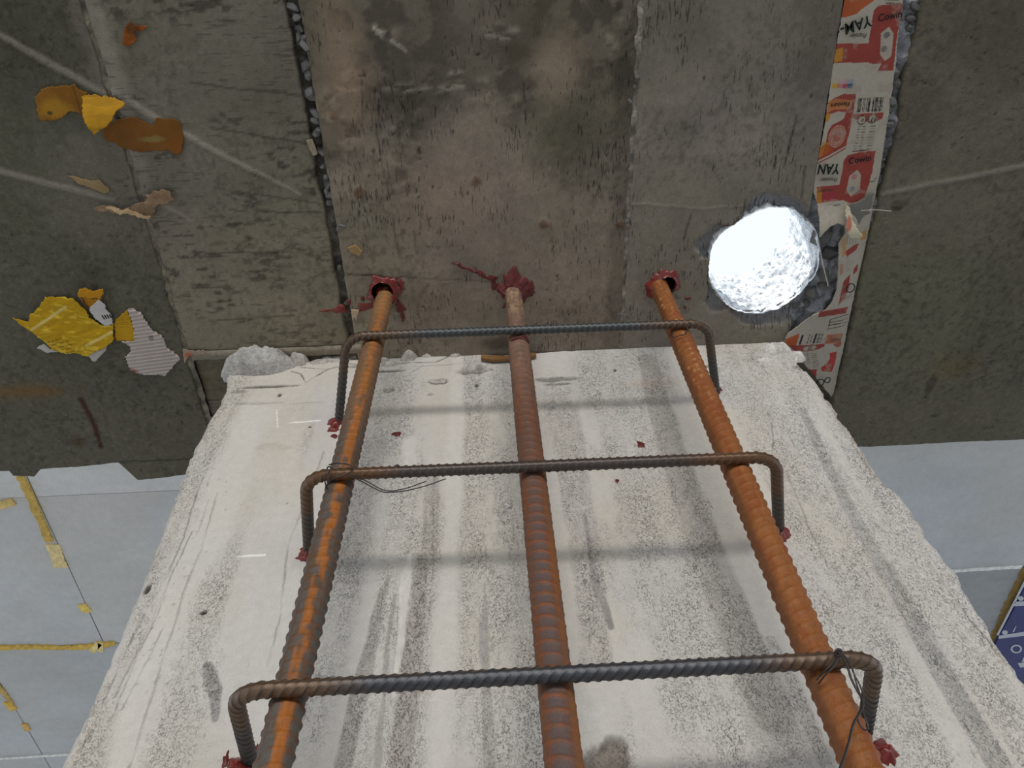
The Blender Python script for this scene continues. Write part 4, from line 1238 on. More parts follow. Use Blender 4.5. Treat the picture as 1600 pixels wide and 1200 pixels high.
wire('tail', [at(1314, 1020, .5175), at(1330, 1040, .518), at(1337, 1064, .521), at(1345, 1090, .523), at(1348, 1110, .523), at(1354, 1128, .524), at(1358, 1140, .525)], 0.0006, w3)
for px, py, Yd in ((810, 522, 0.5), (1066, 520, 0.5)):
    pass
w1 = empty('tie_wire', at(1072, 520, 0.52))
tag(w1, 'short tie wire at right of the topmost stirrup', 'wire', 'tie wires')
wire('loop', [at(1078, 498, .540), at(1077, 504, .5245), at(1074, 512, .5205), at(1072, 520, .5225), at(1062, 524, .5335), at(1052, 527, .535), at(1050, 520, .5345)], 0.0007, w1)
w1b = empty('tie_wire', at(815, 530, 0.53))
tag(w1b, 'red brown tie wire where the topmost stirrup crosses the middle bar', 'wire', 'tie wires')
wire('loop', [at(798, 535, .546), at(801, 531, .5385), at(810, 527, .534), at(820, 526, .534), at(825, 532, .540), at(826, 538, .548)], 0.0012, w1b, M_DARKRED)

# ------------------------------------------------------------------ papers on the soffit
def sheet(name, poly_px, colour, parent, z=H - 0.0015, step=0.0011, bend=None, thick=0.0006, plane=H, mat=M_PAPER, jag=0.0015, seed=1):
    poly = cz(poly_px, plane)
    x0, y0 = poly.min(0) - 0.002
    x1, y1 = poly.max(0) + 0.002
    nu, nv = int((x1 - x0) / step) + 1, int((y1 - y0) / step) + 1
    X, Y = np.meshgrid(np.linspace(x0, x1, nu), np.linspace(y0, y1, nv), indexing='ij')
    Xc, Yc = (X[1:, 1:] + X[:-1, :-1]) / 2, (Y[1:, 1:] + Y[:-1, :-1]) / 2
    wx = Xc + jag * 1.5 * (fbm(Xc * 170, Yc * 170, seed, 5) - 0.5) * 2
    wy = Yc + jag * 1.5 * (fbm(Xc * 170 + 31, Yc * 170, seed + 1, 5) - 0.5) * 2
    keep = inpoly(wx, wy, poly)
    c = colour(X, Y)
    Z = np.full(X.shape, z)
    if bend is not None:
        Z = Z - bend(X, Y)
    v = np.stack([X, Y, Z], -1).reshape(-1, 3)
    f = grid_faces(nu, nv, keep, flip=True)
    v, f, c = compact(v, f, c.reshape(-1, 3))
    return mesh_obj(name, v, f, mat, parent, c, None, True, thick)

def flat(colr, var=0.2, seed=0, scale=60):
    def fn(X, Y):
        n = fbm(X * scale, Y * scale, 700 + seed, 4)
        return np.ones(X.shape + (3,)) * colr * (1 - var + 2 * var * n)[..., None]
    return fn
PK = 1.5
def pc(*rgb):
    return S(*rgb) * PK

def paper_root(px, py, label, cat='paper', name='paper_scrap', group=None):
    e = empty(name, on_z(px, py))
    tag(e, label, cat, group)
    return e

# upper scraps
def yell1(X, Y):
    c = flat(pc(108, 72, 20), 0.3, 1)(X, Y)
    p = cz([(60, 140), (110, 165)])
    c = mix(c, pc(132, 96, 24), blob(X, Y, 85, 168, 0.025, 0.015, 3))
    c = mix(c, pc(50, 44, 28), blob(X, Y, 79, 176, 0.004, 0.003, 5, 0.3) * 0.9)
    c = mix(c, pc(84, 52, 12), (np.abs(X - cz([(120, 150)])[0][0]) < 0.001)[..., None][..., 0] * 0.8)
    return c
e = paper_root(95, 158, 'brownish yellow torn label beside the bright triangle flap, upper left')
sheet('label', [(57, 150), (66, 138), (90, 134), (119, 132), (121, 137), (138, 145), (136, 182), (124, 176), (110, 172), (106, 176), (92, 186), (66, 190), (60, 180)], yell1, e)
e = paper_root(165, 172, 'bright yellow triangular paper flap hanging from the soffit')
tri = cz([(130, 150), (200, 158)])
def tri_bend(X, Y):
    t = np.clip((Y - tri[0][1]) / 0.045, 0, 1)
    return 0.003 + 0.016 * np.sin(t * 1.9) + 0.002 * (fbm(X * 60, Y * 20, 3, 3) - 0.5)
sheet('flap', [(130, 149), (150, 147), (180, 150), (201, 158), (198, 164), (190, 170), (183, 180), (176, 190), (156, 204), (148, 196), (138, 178)],
      lambda X, Y: mix(flat(pc(146, 108, 20), 0.16, 3, 90)(X, Y), pc(112, 78, 18), sstep(0.53, 0.66, fbm(X * 30, Y * 160, 5, 3)) * 0.4), e, bend=tri_bend)
e = paper_root(228, 212, 'dull orange paper stuck flat below the triangle flap')
sheet('label', [(160, 205), (176, 190), (190, 185), (210, 182), (226, 190), (238, 196), (246, 184), (268, 184), (284, 192), (287, 215), (284, 238), (278, 243), (262, 234), (236, 236), (212, 236), (190, 230), (176, 222), (164, 216)],
      lambda X, Y: mix(mix(flat(pc(94, 60, 20), 0.28, 7)(X, Y), pc(112, 102, 60), blob(X, Y, 240, 217, 0.026, 0.005, 11, 0.5, warp=1.0) * 0.6), pc(104, 60, 16), blob(X, Y, 278, 230, 0.012, 0.02, 13) * 0.7), e)
e = paper_root(208, 52, 'small brown curled scrap like a dead leaf on the soffit')
def leaf_bend(X, Y):
    c0 = cz([(206, 45)])[0]
    return 0.002 + 0.10 * np.hypot(X - c0[0], Y - c0[1]) ** 1.0 * 0.25 + 0.002 * (fbm(X * 90, Y * 90, 2, 2) - .5)
sheet('scrap', [(205, 31), (211, 38), (232, 41), (228, 46), (216, 48), (212, 52), (216, 60), (210, 68), (200, 72), (193, 66), (194, 52), (197, 44), (202, 38)],
      lambda X, Y: mix(flat(pc(112, 62, 20), 0.3, 9)(X, Y), pc(60, 34, 12), blob(X, Y, 208, 42, 0.009, 0.008, 15, 0.5) * 0.7), e, bend=leaf_bend)
e = paper_root(140, 290, 'tan paper strip stuck along the pale line, left side')
sheet('scrap', [(106, 273), (120, 275), (140, 282), (155, 280), (170, 292), (172, 298), (164, 302), (150, 296), (138, 292), (120, 284)], flat(pc(118, 100, 70), 0.2, 11), e)
e = paper_root(205, 322, 'crumpled tan paper wisps beside the left joint')
sheet('scrap', [(150, 322), (165, 318), (200, 324), (228, 314), (236, 300), (250, 294), (268, 298), (272, 308), (262, 316), (250, 318), (240, 330), (238, 337), (210, 330), (180, 330), (156, 328)], flat(pc(112, 92, 72), 0.35, 13), e,
      bend=lambda X, Y: 0.004 + 0.006 * (fbm(X * 70, Y * 70, 4, 3) - 0.4), jag=0.003)
sheet('wisp', [(168, 318), (205, 324), (240, 334), (238, 338), (200, 331), (172, 324)], flat(pc(150, 126, 96), 0.25, 14), e, bend=lambda X, Y: 0.009 + 0.008 * (fbm(X * 50, Y * 50, 6, 3) - 0.5), jag=0.002)

# lower yellow label group
def yell2(X, Y):
    c = flat(pc(152, 119, 10), 0.12, 21, 40)(X, Y)
    wr = sstep(0.60, 0.68, fbm(X * 45 + Y * 60, Y * 170 - X * 60, 23, 3))
    c = mix(c, pc(196, 172, 60), wr * 0.45)
    for a, b2, w in [((52, 513), (104, 478), 0.0026), ((136, 538), (178, 516), 0.0026)]:
        d = polydist(X + 0.002 * (fbm(X * 200, Y * 200, 4, 2) - 0.5), Y, cz([a, b2]))
        c = mix(c, pc(176, 160, 100), (1 - sstep(w * 0.6, w, d)) * 0.75)
    for k in range(5):      # rows of small print
        d = polydist(X, Y, cz([(76 + k * 7, 533 + k * 4), (100 + k * 9, 526 + k * 5)]))
        dash = vnoise(X * 700, Y * 50, 31 + k) > 0.45
        c = mix(c, pc(70, 54, 20), (d < 0.0011) * dash * 0.6)
    return c
e = paper_root(105, 505, 'large crumpled bright yellow label with small print, lower left')
sheet('label', [(22, 494), (46, 501), (50, 490), (62, 479), (74, 463), (100, 462), (118, 466), (136, 484), (142, 495), (160, 506), (178, 506), (179, 530), (166, 540), (156, 546), (138, 554), (122, 551), (104, 551), (84, 545), (70, 531), (50, 516), (34, 506)],
      yell2, e, bend=lambda X, Y: 0.0015 + 0.0035 * (fbm(X * 35 + Y * 30, Y * 60, 5, 3) - 0.3), seed=4)
sheet('torn_edge', [(57, 543), (68, 536), (78, 544), (92, 548), (74, 550)], flat(pc(150, 146, 140), 0.1, 22), e)
sheet('torn_edge', [(138, 554), (156, 546), (168, 538), (166, 546), (154, 560), (150, 565), (142, 560)], flat(pc(156, 150, 146), 0.1, 24), e)
e2 = paper_root(160, 492, 'white barcode sticker on the corner of the yellow label')
sheet('sticker', [(140, 480), (155, 466), (166, 474), (168, 482), (176, 490), (179, 505), (166, 507), (152, 497)], flat(pc(158, 154, 152), 0.06, 25), e2, z=H - 0.0040)
for k in range(5):
    a, b2 = (158 + k * 4, 493 - k * 0.6), (163 + k * 3.4, 499 - k * 0.8)
    prism3('barcode_bar', [on_z(a[0], a[1], H - .0048), on_z(a[0] + 2.0, a[1], H - .0048), on_z(b2[0] + 1.2, b2[1], H - .0048), on_z(b2[0] - .6, b2[1], H - .0048)], (0, 0, 1), 0.0004, M_INKBLK, e2)
e3 = paper_root(143, 455, 'small folded yellow tab above the barcode sticker')
sheet('tab', [(124, 455), (128, 449), (136, 446), (150, 452), (156, 449), (164, 448), (165, 456), (160, 462), (142, 463), (126, 461)], flat(pc(152, 106, 14), 0.15, 27), e3, bend=lambda X, Y: 0.006 + 0 * X)
sheet('tab', [(126, 464), (142, 466), (162, 465), (155, 467), (143, 480), (136, 476)], flat(pc(140, 98, 16), 0.15, 28), e3, z=H - 0.003)
wire('torn_cord', [on_z(122, 462, H - .004), on_z(124, 461, H - .005), on_z(132, 474, H - .005), on_z(140, 484, H - .004)], 0.001, e3, M_DARKRED)
e4 = paper_root(196, 508, 'yellow corner piece against the white corrugated board')
sheet('label', [(180, 506), (186, 494), (196, 486), (200, 484), (206, 500), (211, 518), (214, 531), (200, 532), (182, 531)],
      lambda X, Y: mix(flat(pc(152, 116, 12), 0.12, 29)(X, Y), pc(80, 60, 20), ((np.abs((Y * 260) % 1 - 0.5) < 0.14) & (Y < cz([(190, 512)])[0][1]) & (vnoise(X * 500, Y * 90, 5) > 0.4)) * 0.6), e4)
e5 = paper_root(238, 540, 'white corrugated board scrap with ridges, lower left', name='corrugated_scrap', cat='cardboard')
def corr(X, Y):
    ph = (Y + 0.10 * X) / 0.0062
    c = flat(pc(154, 144, 138), 0.10, 31, 30)(X, Y)
    c = mix(c, pc(122, 114, 110), (0.5 + 0.5 * np.cos(ph * 2 * np.pi)) * 0.22)
    c = mix(c, pc(120, 64, 48), blob(X, Y, 208, 580, 0.011, 0.008, 33, 0.5) * 0.8)
    c = mix(c, pc(96, 92, 84), blob(X, Y, 237, 527, 0.004, 0.005, 35, 0.4) * 0.8)
    return c
sheet('board', [(200, 483), (208, 481), (220, 488), (230, 503), (238, 515), (254, 524), (262, 542), (280, 556), (281, 560), (270, 573), (258, 586), (240, 584), (220, 584), (206, 578), (200, 566), (197, 557), (206, 548), (202, 538), (190, 533), (212, 532), (208, 505)],
      corr, e5, z=H - 0.002, bend=lambda X, Y: 0.0011 * np.cos((Y + 0.10 * X) / 0.0062 * 2 * np.pi), thick=0.001, seed=9)
# scraps along the left joint and others
e = paper_root(498, 236, 'small pale wood chip stuck beside the crumbling joint', 'chip', 'wood_chip')
prism3('chip', [on_z(*p, H - .002) for p in [(479, 219), (488, 217), (493, 230), (496, 240), (490, 243), (484, 232)]], (0, 0, -1), 0.003, plain('pale_chip', pc(120, 110, 92), 0.9), e)
e = paper_root(553, 388, 'tan wood chip lodged near the head of the left bar', 'chip', 'wood_chip')
prism3('chip', [on_z(*p, H - .001) for p in [(544, 386), (556, 382), (566, 392), (562, 399), (550, 394)]], (0, 0, -1), 0.004, plain('tan_chip', pc(126, 104, 70), 0.9), e)
e = paper_root(553, 490, 'split white wood chip beside the left bar', 'chip', 'wood_chip')
prism3('chip', [on_z(*p, H - .001) for p in [(549, 483), (561, 484), (557, 499), (554, 494), (551, 499)]], (0, 0, -1), 0.003, plain('white_chip', pc(150, 132, 110), 0.9), e)
e = paper_root(296, 556, 'torn pinkish plastic shred at the end of the ledge', 'plastic', 'plastic_shred')
sheet('shred', [(288, 541), (296, 546), (320, 545), (320, 551), (302, 552), (295, 556), (290, 566), (287, 552)], lambda X, Y: mix(flat(pc(128, 112, 98), 0.15, 41)(X, Y), pc(140, 76, 60), blob(X, Y, 296, 553, 0.008, 0.006, 43, 0.6)), e, z=H - 0.004)

# ------------------------------------------------------------------ printed cardboard packing in the joint
card = empty('cardboard_strip', on_z(1345, 250))
tag(card, 'printed red and white carton strip wedged in the soffit joint, torn beside the hole', 'cardboard')
OUT = [(1368, -260), (1332, -70), (1320, 0), (1300, 110), (1290, 190), (1278, 252), (1272, 285), (1271, 300), (1277, 316), (1277, 340), (1276, 366), (1284, 357), (1294, 350), (1306, 347), (1317, 350), (1319, 362), (1313, 372), (1308, 380), (1308, 420), (1306, 450), (1299, 470), (1288, 482), (1270, 489), (1248, 505), (1230, 519), (1224, 530), (1228, 537), (1238, 548), (1262, 575), (1292, 612), (1300, 622),
       (1304, 615), (1312, 575), (1320, 540), (1328, 498), (1337, 455), (1350, 400), (1360, 350), (1366, 318), (1376, 270), (1386, 205), (1394, 150), (1400, 110), (1404, 60), (1412, 0), (1424, -70), (1462, -260)]
RED, WHT, ORG, AMB = pc(120, 44, 37), pc(142, 136, 124), pc(140, 66, 30), pc(148, 104, 40)
def poly_mask(X, Y, pts):
    return inpoly(X, Y, cz(pts))
def card_col(X, Y):
    c = flat(WHT, 0.07, 51, 50)(X, Y)
    amb = sstep(0, 1, 0.5) 
    def put(pts, colr, k=0.95):
        nonlocal c
        c = mix(c, colr * (0.85 + 0.3 * fbm(X * 60, Y * 60, 55, 3))[..., None], poly_mask(X, Y, pts) * k)
    # top picture corner and red panel
    put([(1326, -40), (1380, -40), (1368, 0), (1350, 12), (1338, 22), (1322, 27), (1312, 27), (1318, 10)], ORG)
    put([(1376, -40), (1412, -40), (1410, -10), (1366, 2)], WHT)
    put([(1366, 16), (1374, 9), (1400, 6), (1412, 6), (1402, 62), (1397, 111), (1372, 112), (1378, 100), (1358, 100), (1358, 62)], RED)
    put([(1301, 68), (1358, 68), (1358, 98), (1297, 98)], RED)
    put([(1297, 80), (1318, 74), (1316, 96), (1294, 98)], AMB)
    put([(1390, 42), (1397, 52), (1394, 88), (1384, 96), (1376, 86), (1377, 52)], WHT)
    # colour patches of the printer
    for i, cc in enumerate([pc(150, 140, 120), pc(150, 130, 124), pc(146, 120, 122), pc(120, 126, 132)]):
        put([(1302 + 8 * i, 124), (1310 + 8 * i, 124), (1309 + 8 * i, 131), (1301 + 8 * i, 131)], cc)
    for i, cc in enumerate([pc(156, 124, 40), pc(150, 96, 96), pc(130, 58, 74), pc(44, 66, 96)]):
        put([(1301 + 8 * i, 131), (1309 + 8 * i, 131), (1307.5 + 8 * i, 138), (1299.5 + 8 * i, 138)], cc)
    # red picture panel
    put([(1294, 160), (1304, 153), (1318, 147), (1338, 147), (1334, 175), (1328, 205), (1322, 228), (1296, 242), (1276, 252), (1279, 232), (1290, 225), (1294, 205), (1300, 195), (1318, 186), (1322, 176), (1310, 174), (1298, 178), (1290, 190), (1286, 186), (1294, 172)], RED)
    put([(1294, 159), (1308, 154), (1332, 157), (1328, 170), (1300, 172), (1292, 178)], pc(150, 96, 60))
    put([(1286, 186), (1292, 178), (1298, 178), (1295, 188), (1287, 194)], AMB)
    put([(1279, 232), (1286, 222), (1296, 222), (1295, 236), (1276, 250)], AMB, 0.7)
    put([(1290, 225), (1302, 232), (1295, 240), (1284, 244)], ORG, 0.8)
    for rr, k in ((0.0115, 1), (0.0105, 0), (0.009, 1), (0.0082, 0), (0.0070, 1), (0.0062, 0)):
        p = cz([(1308, 213)])[0]
        d = np.hypot(X - p[0], (Y - p[1]) * 0.75)
        c = mix(c, pc(160, 140, 120) if k else RED, (d < rr) * 0.7)
    d = polydist(X, Y, cz([(1274, 257), (1300, 244), (1321, 232)]))
    c = mix(c, RED, (d < 0.0009) * 0.9)
    # barcodes
    def barcode(tl, tr, bl, n, seed):
        nonlocal c
        a, b2, d2 = cz([tl])[0], cz([tr])[0], cz([bl])[0]
        u = (X - a[0]) / (b2[0] - a[0])
        v = (Y - a[1]) / (d2[1] - a[1])
        u = u - v * (d2[0] - a[0]) / (b2[0] - a[0])
        on = (u > 0) & (u < 1) & (v > 0) & (v < 1)
        bars = vnoise(np.floor(u * n), u * 0, seed) > 0.48
        c = mix(c, pc(40, 36, 36), on & bars)
    barcode((1342, 154), (1382, 152), (1339, 176), 34, 3)
    barcode((1251, 521), (1286, 520), (1246, 536), 30, 5)
    # red cap with two seals, table of small print
    put([(1333, 178), (1382, 176), (1380, 186), (1370, 190), (1360, 192), (1344, 190), (1332, 184)], RED)
    for px, py in ((1347, 188), (1364, 186)):
        p = cz([(px, py)])[0]
        d = np.hypot(X - p[0], Y - p[1])
        c = mix(c, pc(140, 130, 116), d < 0.0068)
        c = mix(c, pc(60, 50, 46), np.abs(d - 0.0058) < 0.0007)
    rows = []
    for k in range(9):
        rows += [((1341 - k * 0.8, 198 + k * 4.4), (1345 - k * 0.8, 198 + k * 4.4)), ((1349 - k * 0.8, 198 + k * 4.4), (1353 - k * 0.8, 198 + k * 4.4)), ((1361 - k * 0.8, 197.6 + k * 4.4), (1369 - k * 0.8, 197.4 + k * 4.4))]
    for a, b2 in rows:
        c = mix(c, pc(66, 56, 50), (polydist(X, Y, cz([a, b2])) < 0.0006) * 0.75)
    c = mix(c, pc(70, 36, 34), (polydist(X, Y, cz([(1333, 237), (1358, 235)])) < 0.001) * 0.9)
    # second red panel with the white lozenge
    put([(1319, 250), (1325, 243), (1340, 239), (1369, 236), (1364, 268), (1358, 290), (1352, 308), (1340, 316), (1327, 318), (1318, 313), (1276, 318), (1276, 292), (1312, 289), (1316, 268)], RED)
    put([(1276, 294), (1284, 296), (1284, 317), (1276, 318)], AMB, 0.8)
    put([(1288, 303), (1304, 300), (1308, 312), (1288, 314)], pc(136, 44, 60), 0.6)
    put([(1340, 266), (1346, 274), (1344, 296), (1330, 308), (1323, 298), (1327, 276)], WHT)
    for px, py, cc in ((1335, 277, pc(150, 90, 92)), (1332, 296, pc(96, 100, 116)), (1386.5, 55, pc(80, 78, 80)), (1382, 77, pc(84, 80, 80))):
        p = cz([(px, py)])[0]
        c = mix(c, cc, (np.hypot(X - p[0], Y - p[1]) < 0.0040) * 0.85)
    for a, b2, w in (((1278, 298), (1294, 296), .0006), ((1278, 300), (1302, 297), .0006), ((1303, 321), (1312, 320), .001), ((1292, 320), (1302, 319), .0004), ((1384, 5), (1408, 6), .0008), ((1383, 1), (1405, 1), .0004), ((1357, 285), (1367, 284), .0006), ((1349, 331), (1361, 325), .0010), ((1348, 337), (1359, 333), .0011), ((1352, 326), (1362, 318), .0008), ((1353, 320), (1362, 312), .0007)):
        c = mix(c, pc(48, 40, 40), (polydist(X, Y, cz([a, b2])) < w) * 0.85)
    # torn narrow run
    put([(1318, 392), (1334, 382), (1342, 380), (1338, 390), (1322, 400)], RED)
    put([(1316, 440), (1328, 428), (1326, 450), (1320, 466), (1308, 476), (1312, 462)], RED)
    put([(1334, 420), (1341, 412), (1340, 424), (1333, 430)], RED)
    put([(1312, 372), (1320, 368), (1320, 396), (1314, 400)], AMB, 0.7)
    put([(1346, 362), (1354, 360), (1353, 374), (1344, 376)], AMB, 0.8)
    put([(1310, 410), (1316, 410), (1316, 425), (1310, 430)], ORG, 0.5)
    for k in range(6):
        c = mix(c, pc(80, 66, 60), (polydist(X, Y, cz([(1320 + k * .3, 402 + k * 4), (1326 + k * .3, 400 + k * 4)])) < 0.0005) * 0.6)
    for k in range(4):
        c = mix(c, pc(104, 92, 76), (polydist(X, Y, cz([(1322 + 5 * k, 366), (1321 + 5 * k, 380)])) < 0.0006) * 0.7)
    c = mix(c, pc(60, 54, 50), (polydist(X, Y, cz([(1319, 467), (1330, 461)])) < 0.0005) * 0.8)
    # lower piece
    put([(1278, 484), (1325, 480), (1322, 490), (1276, 494)], RED)
    for a, b2, w in (((1297, 499), (1326, 492), .0007), ((1296, 503), (1314, 502), .0008), ((1295, 508), (1313, 506), .0011), ((1293, 514), (1314, 511), .0007), ((1314, 502), (1324, 498), .0005), ((1314, 506), (1324, 504), .0005), ((1313, 511), (1322, 508), .0005), ((1297, 499), (1293, 515), .0006)):
        c = mix(c, pc(48, 42, 40), (polydist(X, Y, cz([a, b2])) < w) * 0.9)
    put([(1225, 528), (1248, 518), (1242, 538), (1232, 540), (1226, 534)], ORG)
    put([(1230, 537), (1288, 537), (1288, 541), (1278, 545), (1256, 548), (1246, 545), (1240, 546)], RED)
    put([(1292, 523), (1318, 522), (1314, 536), (1288, 537)], ORG, 0.8)
    put([(1302, 538), (1316, 535), (1314, 542), (1308, 544)], RED, 0.8)
    put([(1296, 552), (1308, 550), (1307, 560), (1304, 572), (1300, 582), (1284, 580), (1282, 574), (1292, 568), (1297, 560)], pc(140, 44, 40))
    put([(1262, 576), (1276, 576), (1274, 592), (1268, 586)], RED)
    for px, py in ((1258, 543), (1270, 542)):
        p = cz([(px, py)])[0]
        d = np.hypot(X - p[0], Y - p[1])
        c = mix(c, pc(140, 130, 116), d < 0.0055)
        c = mix(c, pc(60, 50, 46), np.abs(d - 0.0046) < 0.0006)
    for k in range(8):
        for xa, xb in ((1250, 1254), (1258, 1262), (1267, 1275)):
            c = mix(c, pc(66, 56, 50), (polydist(X, Y, cz([(xa + k * .5 - (k > 3) * 0, 551 + k * 3), (xb + k * .5, 551 + k * 3)])) < 0.0006) * 0.65 * (k < 6 or xa > 1260))
    # scuffs and dust
    c = mix(c, pc(128, 120, 108), sstep(0.60, 0.72, fbm(X * 70, Y * 70, 57, 4)) * 0.45)
    return c
left_edge = lambda Y: seam_x(CARD_L, Y, 4, 0.001)
yT0, yT1 = cz([(1300, 340)])[0][1], cz([(1280, 490)])[0][1]
def card_bend(X, Y):
    t = sstep(yT0 - 0.03, yT0 + 0.02, Y) * (1 - sstep(yT1 - 0.02, yT1 + 0.03, Y))
    edge = np.clip((card_right(Y) - X) / 0.06, 0, 1.4)
    return 0.0010 * (fbm(X * 40, Y * 25, 61, 3) - 0.5) + t * edge * 0.010 - 0.002 * (1 - edge) + sstep(yT1, yT1 + 0.03, Y) * edge * 0.004
sheet('carton', OUT, card_col, card, z=H + 0.002, step=0.00085, bend=card_bend, thick=0.0022, jag=0.0007)
# exposed grey liner where the print is torn off, curled cream flap
sheet('torn_liner', [(1327, 318), (1340, 316), (1352, 308), (1364, 300), (1362, 322), (1354, 332), (1346, 340), (1340, 352), (1336, 358), (1330, 348), (1326, 332)], flat(pc(96, 94, 88), 0.08, 63), card, z=H - 0.0012)
sheet('curled_flap', [(1318, 318), (1326, 322), (1327, 336), (1332, 350), (1342, 362), (1336, 365), (1322, 366), (1316, 352), (1319, 338)],
      lambda X, Y: mix(flat(pc(158, 154, 132), 0.08, 65)(X, Y), pc(140, 60, 54), blob(X, Y, 1321, 346, 0.0045, 0.012, 67, 0.4) * 0.8), card, z=H - 0.004,
      bend=lambda X, Y: 0.012 * sstep(yT0 - 0.02, yT0 + 0.02, Y))
wire('torn_strand', [on_z(1277, 366, H - .006), on_z(1281, 388, H - .008), on_z(1287, 418, H - .006), on_z(1294, 447, H - .002)], 0.0008, card, plain('paper_strand', pc(160, 156, 150), 0.8))
def lettering(txt, px, py, size, ang=math.pi, mat=M_INK, name='lettering', shear=0.0, bold=0.0, sx=1.0, dz=0.0016):
    cu = bpy.data.curves.new(name, 'FONT')
    cu.body = txt
    cu.size = size
    cu.align_x = 'CENTER'
    cu.align_y = 'CENTER'
    cu.extrude = 0.0001
    cu.offset = bold
    cu.shear = shear
    cu.materials.append(mat)
    o = bpy.data.objects.new(name, cu)
    p = on_z(px, py) - parent_loc(card)
    x = np.array([math.cos(ang), math.sin(ang), 0.0])
    z = np.array([0, 0, -1.0])
    y = np.cross(z, x)
    mm = Matrix.Identity(4)
    for i in range(3):
        mm[i][0], mm[i][1], mm[i][2], mm[i][3] = x[i] * sx, y[i], z[i], p[i]
    mm[2][3] = H - dz - parent_loc(card)[2]
    o.matrix_basis = mm
    return as_mesh(o, card)
lettering('YAM-', 1336, 39, 0.0195, math.pi - 0.30, M_INK, bold=0.0004, sx=0.85, dz=0.0022)
lettering('YAN', 1294, 263, 0.0205, math.pi + 0.02, M_INK, bold=0.0005, sx=0.74)
lettering('Premier', 1341, 55, 0.0085, math.pi + 0.0, M_INK, shear=0.3, sx=0.8)
lettering('Premier', 1295, 280, 0.0085, math.pi + 0.0, M_INK, shear=0.3, sx=0.9)
lettering('Flavours', 1312, 163, 0.0085, math.pi - 0.08, M_INKBLK, bold=0.0001, sx=0.9)
lettering('Cowin', 1390, 25, 0.012, -0.15, M_INKBLK, sx=0.95, bold=0.0002)
lettering('Cowin', 1343, 249, 0.0125, -0.12, M_INKBLK, sx=0.95, bold=0.0002)
lettering('e', 1347, 188, 0.009, math.pi, M_INKBLK, sx=0.9)
lettering('17', 1364, 186, 0.0085, math.pi, M_INKBLK, sx=0.9, bold=0.0002)
lettering('17', 1270, 542, 0.0075, math.pi, M_INKBLK, sx=0.9, bold=0.0002)
lettering('e', 1258, 543, 0.0075, math.pi, M_INKBLK, sx=0.9)
lettering('VOLES', 1306, 530, 0.006, math.pi, M_INKBLK, sx=0.9)
def mark_ring(px, py, r, w=0.0011):
    pts = []
    c = on_z(px, py, H - 0.0062)
    wire('ring_mark', [c + np.array([math.cos(t) * r, math.sin(t) * r * 1.15, 0]) for t in np.linspace(0, 2 * math.pi, 13)], w, card, M_INK)
mark_ring(1281.5, 598, 0.0060, 0.0009); mark_ring(1293, 594, 0.0044, 0.0008); mark_ring(1329, 450, 0.0062, 0.0008)
bits = empty('loose_thread', on_z(1366, 328))
tag(bits, 'thin white thread crossing the carton edge to a chip in the soffit', 'thread')
wire('thread', [on_z(1345, 329, H - .004), on_z(1370, 328, H - .003), on_z(1392, 330, H - .003)], 0.0006, bits, plain('thread', pc(150, 146, 138), 0.8))

# ------------------------------------------------------------------ the far slab beyond the edge
far = empty('ceiling', (0, 2.4, HB))
tag(far, 'pale far slab seen beyond the edge of the dark soffit', 'ceiling', kind='structure')
def far_panel(x0, x1, y0, y1, base, seed, name='panel'):
    st = 0.02
    nu, nv = max(3, int((x1 - x0) / st)), max(3, int((y1 - y0) / st))
    X, Y = np.meshgrid(np.linspace(x0, x1, nu), np.linspace(y0, y1, nv), indexing='ij')
    c = np.ones(X.shape + (3,)) * base * (1 + 0.22 * (fbm(X * 4, Y * 5, seed, 4) - 0.5) + 0.12 * (fbm(X * 9, Y * 40, seed + 5, 4) - 0.5))[..., None]
    wm = sstep(0.5, 0.66, fbm(X * 2.2 + 3, Y * 2.2, seed + 7, 3))
    c = mix(c, c * np.array([1.0, 0.95, 0.86]), wm * 0.5)
    Z = HB + 0.002 * (fbm(X * 8, Y * 8, seed + 2, 3) - 0.5)
    v = np.stack([X, Y, Z], -1).reshape(-1, 3)
    f = grid_faces(nu, nv, flip=True)
    mesh_obj(name, v, f, M_FAR, far, c.reshape(-1, 3), np.ones(X.size) * 0.3)
J1 = cz([(35, 742), (165, 1000)], HB)      # joint on the left
J2 = cz([(0, 1065), (75, 1195)], HB)
JR = cz([(1600, 905), (1558, 992)], HB)
jx1, jx2, jxr = J1[:, 0].mean(), J2[:, 0].mean(), JR[:, 0].mean()
jyl0 = cz([(150, 772)], HB)[0][1]
jyl = cz([(90, 1009)], HB)[0][1]
jyr = cz([(1550, 888)], HB)[0][1]
g = 0.0015
FW = S(202, 204, 207)
YE = cz([(800, 640)], HB)[0][1]
for (xa, xb) in ((-3.6, jx1 - g), (jx1 + g, 0.0)):
    far_panel(xa, xb, YE, jyl0 - g * 0.4, FW * 1.03, 31)
    far_panel(xa, xb, jyl0 + g * 0.4, jyl - g, FW * np.array([.90, .89, .87]), 32 + int(xa))
for (xa, xb) in ((-3.6, jx2 - g), (jx2 + g, 0.0)):
    far_panel(xa, xb, jyl + g, 5.2, FW * np.array([.79, .79, .78]), 36 + int(xa))
far_panel(0.0, 3.6, YE, jyr - g, FW * np.array([.88, .88, .88]), 41)
far_panel(0.0, jxr - g, jyr + g, 5.2, FW * 0.60, 43)
far_panel(jxr + g, 3.6, jyr + g, 5.2, FW * 0.62, 44)
box_mesh('slab', -3.6, 3.6, YE, 5.2, HB + 0.004, HB + 0.15, M_FAR, far, FW * 0.9)
